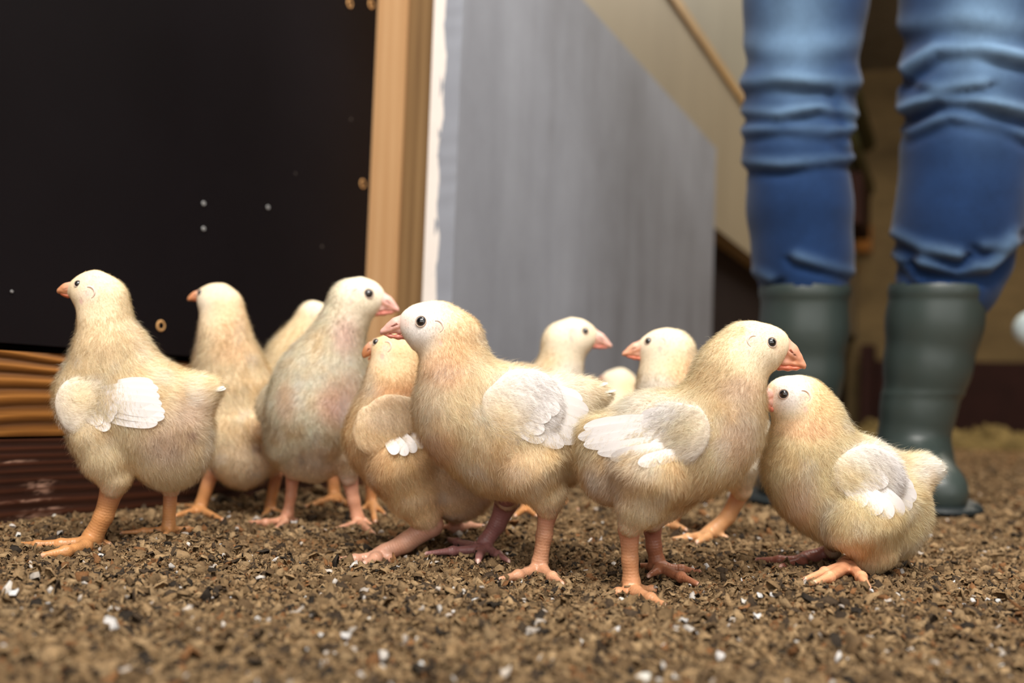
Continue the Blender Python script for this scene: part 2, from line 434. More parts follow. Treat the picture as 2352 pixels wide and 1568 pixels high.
mx = k.n('Mix', {'Factor': 0.3, 2: n1.outputs[0], 3: n2.outputs[0]}, data_type='FLOAT')
colr = k.ramp(mx.outputs[0], [(0.3, tuple(lin((120, 121, 127)))), (0.5, tuple(lin((141, 144, 153)))), (0.72, tuple(lin((158, 162, 172))))])
p = k.n('BsdfPrincipled', {'Base Color': colr, 'Roughness': 0.75, 'Specular IOR Level': 0.25})
bp = k.n('Bump', {'Height': n2.outputs[0], 'Strength': 0.2, 'Distance': 0.003}); k.t.links.new(bp.outputs[0], p.inputs['Normal'])
M['concrete'] = k.end(p.outputs[0])
V, F = lbox(FR, S_J - 0.004, S_J + 0.09, tJ[2], tJ[3], -0.02, 2.2, (1, 1, 220), jag)
tag(mesh_obj('foam_strip', V, [F], M['foam'], smooth=False), 'ragged cream-white foam insulation strip between the posts and the grey concrete', 'insulation')
# concrete skin running away from us
oC = FR[0] + FR[1] * S_J + FR[2] * tJ[4]
FC = wframe(oC, 24.0)
sE = on_plane(FC, 1634, 800)[0]; zC = on_plane(FC, 1636, 331)[1]
def rough_edge(Q):
    Q = Q.copy(); m = (Q[:, 0] < 0.03); z = Q[:, 2]
    Q[m, 0] += 0.0004 * np.sin(z[m] * 45) * np.sin(z[m] * 13) + 0.0003 * np.sin(z[m] * 170 + 3 * np.sin(z[m] * 31))
    return Q
V, F = lbox(FC, -0.002, sE, -0.028, 0.0, -0.02, zC, (60, 1, 200), rough_edge)
tag(mesh_obj('wall_concrete', V, [F], M['concrete'], smooth=False), kind='structure')
# beige boarding above and behind it, lapped in two courses
M['beige'] = m_plain('beige_boarding', (150, 138, 116), 0.55, 0.3, 0.05, 60, 0.06, (3, 3, 1))
M['beige2'] = m_plain('upper_beige_boarding', (144, 139, 124), 0.55, 0.3, 0.05, 60, 0.06, (3, 3, 1))
zB = on_plane(FC, 1642, 522, -0.03)[1]; zS = on_plane(FC, 1640, 150, -0.03)[1]
V, F = lbox(FC, 0.3, 5.99, -0.10, -0.030, zB, zS)
tag(mesh_obj('wall_left', V, [F], M['beige'], smooth=False), kind='structure')
V, F = lbox(FC, 0.3, 5.99, -0.10, -0.036, zS, 2.45)
tag(mesh_obj('wall_upper', V, [F], M['beige2'], smooth=False), kind='structure')
M['batten'] = m_plain('tan_batten', (176, 142, 92), 0.5, 0.3)
V, F = lbox(FC, 0.3, 5.99, -0.036, -0.022, zS, zS + 0.03)
tag(mesh_obj('trim_1', V, [F], M['batten'], smooth=False), kind='structure')
M['umber'] = m_plain('dark_board', (34, 24, 24), 0.7, 0.2)
V, F = lbox(FC, sE - 0.3, 6.0, -0.14, -0.09, -0.02, zB + 0.05)
tag(mesh_obj('wall_base', V, [F], M['umber'], smooth=False), kind='structure')
# back face of the wall so that no daylight leaks round it
V, F = lbox(FR, -2.5, S_J + 0.1, -0.16, -0.10, -0.02, 2.45)
tag(mesh_obj('wall_outer', V, [F], M['umber'], smooth=False), kind='structure')
# end wall and ceiling
M['endwall'] = m_plain('brown_end_wall', (128, 107, 72), 0.7, 0.2, 0, 10, 0.25, (1.5, 1.5, 3))
M['redbase'] = m_plain('red_brown_skirting', (52, 26, 20), 0.7, 0.2)
V, F = lbox(FC, 6.0, 6.1, -0.2, 6.0, -0.02, 2.45)
tag(mesh_obj('wall_end', V, [F], M['endwall'], smooth=False), kind='structure')
V, F = lbox(FC, 5.96, 6.0, 0.0, 6.0, -0.02, 0.46)
tag(mesh_obj('baseboard_end', V, [F], M['redbase'], smooth=False), kind='structure')
V, F = lbox(FC, -1.5, 6.1, 5.4, 5.5, -0.02, 2.45)
tag(mesh_obj('wall_right', V, [F], M['endwall'], smooth=False), kind='structure')
M['ceil'] = m_plain('ceiling_sheet', (150, 145, 132), 0.7, 0.2)
V, F = lbox(FC, -1.5, 6.1, -0.6, 5.5, 2.45, 2.5)
tag(mesh_obj('ceiling', V, [F], M['ceil'], smooth=False), kind='structure')

def tube(path, r, seg=16, cap=True):
    path = np.asarray(path, float); n = len(path); T = np.gradient(path, axis=0); T /= np.linalg.norm(T, axis=1, keepdims=True)
    up = np.array([0, 0, 1.0]) if abs(T[0][2]) < 0.9 else np.array([1.0, 0, 0])
    A = np.cross(T, up); A /= np.linalg.norm(A, axis=1, keepdims=True); B = np.cross(A, T)
    r = np.broadcast_to(np.asarray(r, float), (n,))
    a = np.linspace(0, 2 * math.pi, seg + 1)[:-1]
    V = (path[:, None] + r[:, None, None] * (np.cos(a)[None, :, None] * A[:, None] + np.sin(a)[None, :, None] * B[:, None])).reshape(-1, 3)
    j = np.arange(seg); F = np.concatenate([np.stack([i * seg + j, i * seg + (j + 1) % seg, (i + 1) * seg + (j + 1) % seg, (i + 1) * seg + j], 1) for i in range(n - 1)])
    if cap:
        V = np.concatenate([V, path[:1], path[-1:]]); b = n * seg
        F = np.concatenate([F, np.stack([np.full(seg, b), (j + 1) % seg, j, np.full(seg, b)], 1)[:, [0, 1, 2, 2]], np.stack([np.full(seg, b + 1), (n - 1) * seg + j, (n - 1) * seg + (j + 1) % seg], 1)[:, [0, 1, 2, 2]]])
        tri = F[-2 * seg:][:, :3]; return V, [F[:-2 * seg][:, ::-1], tri[:, ::-1]]
    return V, [F[:, ::-1]]
# greenish pipe along the far wall, with a small orange box and a dark box under it
M['green'] = m_plain('green_pipe', (92, 100, 66), 0.5, 0.3)
M['orange'] = m_plain('orange_plastic', (176, 112, 34), 0.5, 0.3)
for hgt, lab in ((1.93, 'upper olive green pipe running along the far wall between the legs'), (1.62, 'lower olive green pipe running along the far wall between the legs')):
    V, F = tube([FC[0] + FC[1] * s_ + FC[2] * 0.03 + np.array([0, 0, hgt]) for s_ in (3.0, 4.5, 5.95)], 0.045)
    tag(mesh_obj('wall_pipe', V, F, M['green']), lab, 'pipe', 'green pipes on the far wall')
s_, z_, _ = on_plane(FC, 1992, 570, 0.0)
V, F = lbox(FC, s_ - 0.25, min(s_ + 0.15, 5.9), -0.036, 0.06, z_ - 0.09, z_ + 0.09); tag(mesh_obj('orange_box', V, [F], M['orange'], smooth=False), 'small blurred orange box on the far wall between the legs', 'box')
s_, z_, _ = on_plane(FC, 2020, 520, 0.0)
V, F = lbox(FC, 4.9, 5.5, -0.036, 0.08, min(z_ - 0.22, 1.2), min(z_ + 0.13, 1.5)); tag(mesh_obj('brown_box', V, [F], M['redbase'], smooth=False), 'dark brown box on the far wall just above the orange one', 'box')
s_, z_, _ = on_plane(FC, 1994, 850, 0.06)
V, F = lbox(FC, s_ - 0.12, s_ + 0.12, 0.02, 0.10, -0.01, z_ + 0.16); tag(mesh_obj('short_post', V, [F], M['redbase'], smooth=False), 'short dark red post at the foot of the far wall', 'post')

# hanging white bell drinker at the right edge
bc = P(2374, 757, 2.6); dr = empty('bell_drinker', (bc[0], bc[1], bc[2] - 0.05))
tag(dr, 'round glossy white hanging drinker cut by the right edge of the photo', 'drinker')
M['white_plastic'] = m_plain('white_plastic', (214, 232, 238), 0.25, 0.5, 0, 10, 0.02)
a = np.linspace(-math.pi / 2, math.pi / 2, 17)
V, F = tube([(bc[0], bc[1], bc[2] + 0.05 * math.sin(x)) for x in a], np.maximum(0.05 * np.cos(a), 0.0005), 32)
mesh_obj('bell', V, F, M['white_plastic'], dr)
V, F = tube([(bc[0], bc[1], bc[2] + 0.045), (bc[0], bc[1], 1.4), (bc[0], bc[1], 2.45)], 0.004, 8); mesh_obj('hanging_cord', V, F, M['dark'], dr)

# ------------------------------------------------------------------ chicks
def legspec(hock, mids, ankle, pad, toes, depth): return dict(hock=hock, mids=mids, ankle=ankle, pad=pad, toes=toes, depth=depth)
CREAM, PALE, YEL, GOLD, WHITE, PINK, DIRT, GREY = (240, 222, 178), (243, 232, 205), (236, 208, 142), (232, 182, 104), (247, 242, 240), (222, 172, 160), (176, 132, 100), (200, 186, 166)
LEGO, LEGP, LEGV = (200, 142, 90), (202, 152, 126), (166, 112, 108)

CH = []
CH.append(dict(key='A', D=.75, face=-1, label='pale yellow chick standing leftmost against the timber beams, facing left, white fanned wing', base=(238, 222, 174), n=42000,
  head=[(208, 668, 47), (236, 687, 53)],
  neck=[(236, 690, 53), (243, 750, 58), (256, 812, 78), (262, 850, 92)],
  torso=[(225, 905, 86), (262, 935, 112), (322, 940, 118), (380, 1000, 106), (393, 1040, 88)], rump=[(395, 912, 60), (450, 903, 40), (490, 890, 23)],
  thighs=[dict(p=[(225, 1000, 62), (247, 1055, 54), (264, 1100, 36), (260, 1120, 27)], dz=-46), dict(p=[(380, 1060, 60), (392, 1125, 24)], dz=50)],
  legs=[legspec((259, 1120, 26), [(238, 1185, 21)], (212, 1235, 22), (203, 1248), [[(195, 1247, 15), (140, 1250, 12), (85, 1252, 10), (48, 1250, 6)], [(195, 1254, 14), (150, 1267, 12), (100, 1276, 8)], [(222, 1243, 12), (250, 1250, 7)]], .735),
        legspec((392, 1120, 16), [], (387, 1208, 14), (386, 1217), [[(378, 1217, 9), (330, 1220, 7), (281, 1223, 4)], [(394, 1217, 9), (430, 1216, 7), (462, 1216, 4)], [(385, 1220, 8), (373, 1238, 4)]], .77)],
  legcol=LEGO, eye=(178, 651, 8), beak=((159, 662), (133, 667), 15, 0), mc=(165, 680), bcol=(214, 150, 110), ear=(203, 672, 186, 692),
  wing=dict(arm=[(188, 912, 44), (222, 932, 48), (246, 903, 28)], arm2=[(205, 950, 34), (226, 970, 22)], dz=-88,
    fl=[(270, 878, 352, 879, 22), (262, 888, 364, 893, 26), (258, 902, 367, 911, 27), (255, 917, 372, 928, 28), (252, 932, 379, 946, 29), (248, 945, 378, 958, 27), (240, 958, 362, 972, 27), (212, 962, 252, 984, 24)],
    cv=[(215, 905, 290, 893, 26), (210, 920, 280, 908, 26), (208, 933, 275, 925, 26), (205, 945, 270, 943, 26), (208, 955, 262, 958, 24), (190, 945, 235, 972, 24)]),
  blobs=[(235, 780, 55, 50, (230, 205, 150), .5), (390, 1000, 70, 70, (214, 192, 168), .6), (440, 940, 45, 50, (222, 196, 178), .5), (437, 996, 10, 8, (150, 90, 70), .8), (380, 1020, 50, 40, (205, 178, 160), .4), (200, 672, 26, 24, (226, 212, 190), .7)],
  tail=[(455, 905, 512, 886, 18), (460, 900, 518, 896, 18)]))
CH.append(dict(key='B', D=.965, face=-1, label='creamy chick seen from behind next to the leftmost chick, long neck turned left', base=(240, 222, 176), n=24000,
  head=[(493, 689, 41), (510, 706, 46)], neck=[(510, 706, 46), (514, 760, 56), (517, 800, 58), (525, 842, 74)],
  torso=[(530, 885, 96, 30), (540, 950, 98, 0), (555, 1015, 88, -40), (560, 1055, 66, -60)], rump=[(598, 985, 30, -90), (604, 990, 20, -110)],
  thighs=[dict(p=[(495, 1040, 48), (487, 1085, 22)], dz=-10), dict(p=[(618, 1050, 42), (632, 1092, 17)], dz=10)],
  legs=[legspec((486, 1085, 17), [], (462, 1158, 14), (456, 1172), [[(450, 1172, 10), (402, 1185, 5)], [(464, 1173, 10), (511, 1194, 5)], [(450, 1166, 9), (405, 1160, 5)]], .94),
        legspec((634, 1090, 14), [], (620, 1162, 12), (618, 1172), [[(614, 1174, 8), (602, 1188, 4)], [(624, 1172, 8), (655, 1180, 4)]], .97)],
  legcol=LEGO, eye=(459, 672, 7), beak=((455, 678), (431, 685), 12, 0), bcol=(226, 156, 112), ear=None,
  blobs=[(525, 730, 40, 45, GOLD, .55), (535, 800, 45, 40, (236, 190, 118), .5), (465, 690, 22, 24, PALE, .7), (589, 1026, 14, 8, (120, 70, 60), .9), (598, 985, 24, 18, (214, 170, 110), .5), (575, 1040, 60, 40, (224, 200, 165), .4)]))
CH.append(dict(key='C', D=1.06, face=1, label='pale chick mostly hidden behind the upright chick, only its nape and back showing', base=(238, 222, 172), n=14000,
  head=[(748, 726, 28), (722, 727, 38)], neck=[(718, 735, 38), (698, 775, 46), (676, 820, 60)],
  torso=[(665, 870, 75), (715, 940, 105), (770, 985, 95)], rump=[(635, 870, 45), (612, 858, 28)],
  thighs=[dict(p=[(762, 1040, 45), (764, 1078, 17)], dz=-20), dict(p=[(835, 1050, 40), (853, 1095, 16)], dz=0)],
  legs=[legspec((763, 1078, 15), [], (768, 1132, 13), (770, 1142), [[(764, 1142, 9), (735, 1153, 7), (702, 1163, 4)], [(776, 1143, 9), (806, 1165, 5)], [(770, 1145, 8), (772, 1156, 5)]], 1.05),
        legspec((855, 1098, 14), [], (852, 1148, 12), (853, 1160), [[(854, 1164, 9), (862, 1197, 5)], [(858, 1160, 9), (884, 1180, 4)], [(848, 1160, 8), (826, 1172, 4)]], 1.0)],
  legcol=LEGO, eye=None, beak=((768, 728), (796, 740), 14, 20), bcol=(226, 168, 140), ear=(723, 712, 716, 722),
  blobs=[(720, 705, 30, 20, PALE, .7), (690, 770, 40, 50, YEL, .5), (612, 960, 25, 40, (190, 150, 100), .6)]))
CH.append(dict(key='D', D=.905, face=1, label='upright whitish chick with bare pink breast patch, facing the camera with head turned right', base=(248, 234, 204), n=34000,
  head=[(838, 684, 47), (812, 692, 54)], neck=[(806, 700, 53), (784, 755, 56), (765, 810, 70), (745, 862, 94)],
  torso=[(735, 895, 103, -10), (728, 950, 112, -20), (716, 1010, 100, -10), (724, 1025, 62, -10)], rump=[(700, 960, 80, 60)],
  thighs=[dict(p=[(665, 1035, 50), (672, 1082, 21)], dz=-20), dict(p=[(800, 1045, 46), (801, 1098, 22)], dz=-20)],
  legs=[legspec((673, 1085, 17), [(668, 1140, 12)], (661, 1180, 13), (652, 1195), [[(646, 1196, 9), (610, 1200, 8), (566, 1200, 4)], [(652, 1199, 9), (634, 1214, 5)], [(664, 1194, 9), (694, 1197, 4)]], .905),
        legspec((803, 1100, 18), [(812, 1150, 14)], (821, 1188, 14), (825, 1201), [[(818, 1202, 9), (771, 1214, 4)], [(830, 1204, 10), (858, 1228, 6)], [(836, 1200, 9), (866, 1212, 4)]], .90)],
  legcol=(206, 150, 120), eye=(847, 674, 11), beak=((880, 690), (917, 711), 19, 0), mc=(846, 719), bcol=(230, 178, 166), ear=(818, 672, 806, 690),
  wing=dict(arm=[(655, 890, 34), (640, 935, 38), (650, 985, 24)], arm2=None, dz=10, fl=[], cv=[]),
  blobs=[(775, 925, 42, 48, (206, 156, 134), .8), (790, 880, 40, 40, (206, 168, 130), .5), (800, 770, 30, 50, (238, 205, 195), .5), (660, 920, 20, 40, (190, 160, 125), .5), (690, 1054, 8, 8, (70, 50, 45), .7), (740, 1055, 60, 30, (196, 180, 150), .5), (745, 850, 80, 45, (252, 240, 222), .7), (700, 880, 40, 40, (252, 240, 222), .5), (785, 770, 24, 40, (240, 206, 194), .5)]))
CH.append(dict(key='E', D=.785, face=-1, label='golden chick half hidden behind the central one, row of white quills on its wing', base=(242, 208, 142), n=40000,
  head=[(899, 811, 44), (925, 818, 44)], neck=[(912, 818, 46), (910, 860, 60), (908, 900, 70)],
  torso=[(905, 965, 90), (902, 1000, 108), (960, 1055, 112), (1030, 1085, 105), (1055, 1105, 88)], rump=[(1080, 1030, 50)],
  thighs=[dict(p=[(930, 1075, 84), (952, 1130, 60), (975, 1180, 38), (988, 1203, 26)], dz=-52), dict(p=[(1045, 1150, 50), (1046, 1190, 18)], dz=40)],
  legs=[legspec((990, 1205, 27), [(932, 1246, 22)], (884, 1270, 20), (868, 1279), [[(860, 1280, 14), (815, 1285, 11), (764, 1286, 5)], [(862, 1284, 13), (838, 1294, 8)], [(886, 1280, 11), (908, 1290, 6)]], .765),
        legspec((1046, 1190, 16), [], (1047, 1208, 14), (1048, 1212), [[(1055, 1212, 9), (1080, 1207, 8), (1110, 1208, 5)], [(1040, 1212, 9), (1007, 1210, 5)]], .83)],
  legcol=LEGP, eye=(863, 785, 8), beak=((852, 800), (833, 815), 15, 0), bcol=(206, 140, 96), open=1, ear=(885, 797, 878, 818),
  wing=dict(arm=[(858, 985, 40), (895, 960, 36), (940, 950, 30)], arm2=[(870, 1002, 30)], dz=-100,
    fl=[(888, 1005, 912, 1042, 22), (903, 1000, 935, 1045, 22), (918, 992, 955, 1038, 22), (932, 984, 972, 1028, 22), (945, 978, 985, 1014, 22)], cv=[]),
  blobs=[(915, 900, 60, 32, (228, 172, 88), .8), (905, 850, 50, 40, (232, 204, 140), .5), (880, 820, 22, 22, PALE, .5), (840, 1080, 60, 60, (226, 180, 105), .5), (1070, 1110, 70, 80, (206, 182, 146), .7), (880, 960, 55, 30, (240, 220, 190), .7), (845, 880, 20, 50, PALE, .6)]))
CH.append(dict(key='G', D=.72, face=-1, label='large central chick with white face and golden nape, facing left with beak slightly open', base=(246, 220, 170), n=52000,
  head=[(969, 747, 54), (1000, 755, 64)], neck=[(1008, 760, 62), (1048, 780, 59), (1046, 850, 80), (1060, 920, 104)],
  torso=[(1070, 955, 112), (1150, 985, 150), (1225, 1000, 145), (1265, 1000, 105)], rump=[(1300, 920, 58), (1350, 908, 34), (1385, 905, 16)],
  thighs=[dict(p=[(1225, 1085, 82), (1256, 1135, 46), (1258, 1172, 26)], dz=-58), dict(p=[(1165, 1090, 60), (1165, 1150, 27)], dz=55)],
  legs=[legspec((1258, 1175, 22), [(1250, 1230, 18)], (1240, 1292, 18), (1236, 1311), [[(1228, 1310, 13), (1190, 1321, 11), (1150, 1330, 6)], [(1248, 1312, 13), (1268, 1325, 11), (1291, 1340, 6)], [(1226, 1306, 10), (1196, 1309, 6)]], .70),
        legspec((1163, 1155, 26), [(1142, 1205, 19)], (1114, 1246, 17), (1106, 1261), [[(1096, 1262, 12), (1040, 1265, 9), (980, 1271, 5)], [(1096, 1256, 11), (1050, 1245, 9), (1010, 1233, 5)], [(1120, 1262, 12), (1145, 1275, 9), (1168, 1288, 5)], [(1103, 1268, 11), (1098, 1288, 7)]], .755)],
  legcol=(204, 150, 116), far_leg_shade=(150, 102, 98), eye=(967, 738, 12.5), beak=((921, 744), (873, 761), 22, 0), mc=(954, 771), bcol=(232, 180, 166), open=1, ear=(1003, 750, 1012, 788),
  wing=dict(arm=[(1155, 945, 44), (1200, 925, 58), (1228, 918, 50)], arm2=[(1185, 972, 36), (1225, 972, 34)], dz=-112,
    fl=[(1240, 892, 1338, 920, 34), (1240, 908, 1352, 945, 36), (1235, 925, 1356, 968, 36), (1225, 945, 1345, 992, 36), (1210, 960, 1325, 1014, 36), (1190, 970, 1295, 1024, 34), (1168, 968, 1250, 1012, 32)],
    cv=[(1190, 925, 1265, 962, 36), (1210, 910, 1285, 945, 36), (1175, 955, 1250, 990, 32)]),
  blobs=[(960, 750, 62, 56, WHITE, .95), (1035, 800, 40, 55, (236, 190, 116), .75), (1078, 760, 30, 45, (238, 208, 150), .6), (1020, 860, 50, 30, (216, 164, 106), .5), (1010, 830, 40, 30, (226, 184, 130), .5), (985, 925, 45, 60, (240, 226, 200), .6), (1005, 1030, 45, 40, (208, 166, 130), .5), (1250, 900, 110, 60, WHITE, .7), (1160, 1080, 80, 60, (230, 192, 124), .4), (930, 738, 22, 14, (226, 196, 180), .5)],
  tail=[(1335, 900, 1400, 880, 14), (1340, 908, 1412, 896, 14), (1335, 915, 1405, 908, 12)]))
CH.append(dict(key='H', D=1.0, face=1, label='cream chick in front of the concrete wall, facing right, body behind the central chick', base=(242, 228, 190), n=14000,
  head=[(1325, 774, 46), (1296, 786, 50)], neck=[(1293, 792, 48), (1288, 840, 50), (1272, 890, 66)],
  torso=[(1245, 945, 84), (1200, 985, 95), (1160, 1000, 82)], rump=[(1090, 970, 45)],
  thighs=[dict(p=[(1215, 1060, 48), (1216, 1100, 18)], dz=-30), dict(p=[(1245, 1060, 45), (1285, 1100, 16)], dz=30)],
  legs=[legspec((1216, 1100, 15), [], (1210, 1152, 13), (1210, 1164), [[(1206, 1166, 9), (1184, 1184, 5)], [(1212, 1168, 9), (1232, 1184, 5)], [(1218, 1163, 9), (1256, 1172, 5)]], .985),
        legspec((1286, 1100, 14), [], (1290, 1148, 12), (1292, 1158), [[(1286, 1160, 8), (1262, 1170, 5)], [(1298, 1160, 8), (1326, 1170, 5)]], 1.03)],
  legcol=LEGO, eye=(1344, 760, 8), beak=((1369, 774), (1406, 794), 17, 0), mc=(1350, 791), bcol=(238, 188, 172), ear=(1318, 765, 1312, 778),
  blobs=[(1320, 775, 50, 40, PALE, .5), (1262, 840, 24, 34, YEL, .7), (1310, 860, 40, 30, WHITE, .5), (1360, 755, 18, 20, YEL, .4)]))
CH.append(dict(key='I', D=.88, face=-1, label='cream chick looking left from behind the right central chick, golden back of the neck', base=(242, 226, 184), n=20000,
  head=[(1514, 802, 47), (1540, 811, 56)], neck=[(1540, 815, 56), (1535, 860, 62), (1540, 900, 78)],
  torso=[(1560, 950, 90), (1620, 990, 105), (1685, 1030, 80)], rump=[(1735, 985, 30)],
  thighs=[dict(p=[(1690, 1075, 55), (1704, 1125, 26)], dz=-45), dict(p=[(1580, 1080, 50), (1565, 1135, 18)], dz=40)],
  legs=[legspec((1702, 1130, 20), [(1672, 1186, 17)], (1640, 1218, 18), (1626, 1228), [[(1618, 1230, 12), (1580, 1236, 10), (1546, 1239, 6)], [(1624, 1234, 11), (1602, 1245, 7)], [(1642, 1226, 11), (1668, 1234, 6)]], .87),
        legspec((1562, 1130, 16), [], (1548, 1190, 14), (1543, 1202), [[(1536, 1204, 9), (1505, 1210, 5)], [(1550, 1206, 9), (1575, 1216, 5)]], .91)],
  legcol=(222, 166, 116), eye=(1489, 783, 8.5), beak=((1467, 798), (1429, 812), 16, 0), mc=(1484, 823), bcol=(234, 172, 140), ear=(1520, 785, 1516, 800),
  blobs=[(1500, 800, 50, 36, PALE, .5), (1565, 850, 40, 40, (240, 196, 126), .85), (1500, 900, 50, 40, WHITE, .6), (1740, 1020, 50, 70, WHITE, .6)]))
CH.append(dict(key='J', D=1.25, face=-1, label='small pale chick far back below the beak of the left-looking chick, facing away', base=(242, 228, 190), n=8000,
  head=[(1400, 872, 18), (1420, 877, 33), (1432, 886, 33)], neck=[(1430, 890, 33), (1428, 915, 42), (1425, 940, 55)],
  torso=[(1415, 960, 68), (1425, 1010, 76), (1430, 1040, 60)], rump=[(1470, 980, 30)],
  thighs=[dict(p=[(1405, 1060, 38), (1400, 1090, 14)], dz=-20), dict(p=[(1450, 1060, 36), (1455, 1090, 14)], dz=20)],
  legs=[legspec((1400, 1088, 12), [], (1396, 1128, 10), (1394, 1137), [[(1390, 1138, 7), (1366, 1144, 4)], [(1398, 1140, 7), (1412, 1152, 4)]], 1.24),
        legspec((1455, 1088, 12), [], (1456, 1124, 10), (1456, 1132), [[(1452, 1133, 7), (1432, 1138, 4)], [(1460, 1134, 7), (1478, 1142, 4)]], 1.27)],
  legcol=LEGO, eye=None, beak=((1386, 870), (1374, 874), 9, 12), bcol=(230, 180, 150), ear=None,
  blobs=[(1445, 890, 24, 24, (238, 206, 140), .8), (1410, 865, 24, 20, PALE, .5)]))
CH.append(dict(key='K', D=.665, face=1, label='large pale yellow chick right of centre facing right, head raised, white wing feathers pointing left', base=(245, 224, 176), n=52000,
  head=[(1757, 796, 55), (1716, 802, 63)], neck=[(1710, 806, 63), (1677, 850, 75), (1668, 905, 80)],
  torso=[(1660, 935, 86), (1645, 985, 102), (1590, 1015, 122), (1500, 1035, 132), (1420, 1070, 96)], rump=[(1370, 1000, 50)],
  thighs=[dict(p=[(1490, 1100, 88), (1472, 1155, 58), (1448, 1205, 31)], dz=-60), dict(p=[(1540, 1130, 62), (1500, 1200, 26)], dz=50)],
  legs=[legspec((1445, 1215, 24), [(1447, 1285, 18)], (1450, 1338, 20), (1455, 1356), [[(1444, 1357, 13), (1420, 1362, 11), (1395, 1366, 6)], [(1462, 1361, 14), (1495, 1375, 12), (1527, 1390, 7)], [(1468, 1354, 11), (1498, 1354, 9), (1528, 1361, 5)]], .65),
        legspec((1498, 1212, 20), [(1502, 1255, 17)], (1509, 1288, 17), (1513, 1303), [[(1502, 1302, 11), (1467, 1299, 6)], [(1526, 1304, 12), (1565, 1308, 10), (1606, 1312, 5)], [(1522, 1309, 12), (1565, 1325, 10), (1604, 1342, 6)], [(1512, 1309, 11), (1490, 1322, 6)]], .70)],
  legcol=(206, 148, 106), far_leg_shade=(168, 110, 80), eye=(1773, 786, 11.5), beak=((1805, 799), (1852, 841), 23, 0), mc=(1768, 839), bcol=(230, 164, 132), ear=(1732, 784, 1720, 812),
  wing=dict(arm=[(1570, 974, 50), (1546, 970, 51)], arm2=[(1560, 1018, 40), (1535, 1030, 28)], dz=-112,
    fl=[(1515, 962, 1340, 982, 32), (1520, 980, 1327, 1004, 34), (1528, 995, 1340, 1022, 32), (1535, 1010, 1372, 1040, 30), (1545, 1024, 1400, 1052, 30), (1570, 1038, 1465, 1064, 28)],
    cv=[(1560, 955, 1470, 960, 36), (1565, 975, 1462, 985, 36), (1570, 995, 1475, 1010, 36), (1570, 1015, 1490, 1032, 34), (1570, 1035, 1510, 1056, 30)]),
  blobs=[(1760, 800, 50, 50, PALE, .5), (1640, 870, 50, 50, (232, 208, 140), .5), (1700, 890, 50, 30, (206, 172, 130), .55), (1700, 960, 50, 70, (238, 226, 208), .55), (1690, 1010, 40, 60, (218, 186, 150), .4), (1560, 1110, 80, 60, (234, 198, 120), .5), (1390, 1110, 70, 60, (214, 192, 166), .6), (1500, 940, 90, 40, WHITE, .7), (1705, 758, 10, 12, (196, 170, 80), .8), (1693, 768, 8, 8, (190, 160, 80), .6), (1480, 1080, 40, 30, WHITE, .4), (1790, 790, 20, 24, (232, 206, 160), .5)]))
CH.append(dict(key='L', D=.70, face=-1, label='crouching chick at the right with white face and golden neck, sitting back on its shanks', base=(246, 222, 164), n=50000,
  head=[(1806, 912, 50), (1842, 926, 59)], neck=[(1843, 926, 59), (1862, 962, 64), (1862, 1012, 90)],
  torso=[(1850, 1062, 92), (1880, 1100, 111), (1950, 1130, 128), (2010, 1160, 118), (2028, 1190, 96)], rump=[(2080, 1090, 36), (2118, 1078, 28), (2146, 1078, 14)],
  thighs=[dict(p=[(1985, 1205, 92), (2005, 1265, 50), (1995, 1296, 30)], dz=-62), dict(p=[(1930, 1220, 60), (1915, 1262, 24)], dz=52)],
  legs=[legspec((2010, 1303, 22), [(1978, 1300, 20)], (1950, 1294, 18), (1944, 1299), [[(1936, 1300, 13), (1895, 1315, 11), (1850, 1330, 6)], [(1938, 1306, 13), (1905, 1325, 11), (1872, 1338, 6)], [(1956, 1302, 12), (1978, 1325, 11), (1995, 1349, 6)]], .685),
        legspec((1912, 1266, 18), [], (1860, 1280, 15), (1848, 1284), [[(1840, 1286, 11), (1790, 1286, 9), (1740, 1285, 5)], [(1842, 1290, 11), (1795, 1300, 6)]], .735)],
  legcol=(222, 160, 120), far_leg_shade=(150, 92, 76), eye=(1800, 905, 11), beak=((1767, 907), (1744, 916), 20, -55), mc=(1781, 942), open=.6, bcol=(234, 176, 156), ear=(1846, 910, 1850, 940),
  wing=dict(arm=[(1950, 1092, 40), (1998, 1090, 48), (2030, 1102, 40)], arm2=None, dz=-112,
    fl=[(2010, 1082, 2098, 1128, 38), (2010, 1092, 2104, 1148, 42), (2000, 1102, 2094, 1168, 42), (1990, 1110, 2075, 1182, 42), (1975, 1118, 2050, 1188, 40), (1960, 1122, 2025, 1178, 36)],
    cv=[(1930, 1100, 1995, 1150, 34), (1945, 1088, 2015, 1130, 36), (1965, 1076, 2040, 1112, 36), (1940, 1118, 1990, 1160, 30)]),
  blobs=[(1810, 905, 50, 48, WHITE, .95), (1768, 895, 18, 20, (232, 190, 130), .6), (1880, 930, 34, 50, (238, 198, 122), .7), (1850, 985, 60, 26, (226, 172, 104), .6), (1810, 1060, 40, 60, (244, 228, 180), .5), (1830, 1150, 40, 60, (226, 190, 150), .5), (2000, 1040, 70, 40, WHITE, .6), (2010, 1270, 50, 40, (232, 190, 120), .5), (2130, 1078, 46, 34, WHITE, .9)],
  tail=[(2125, 1078, 2164, 1062, 18), (2125, 1084, 2168, 1076, 20), (2122, 1090, 2160, 1090, 18)]))

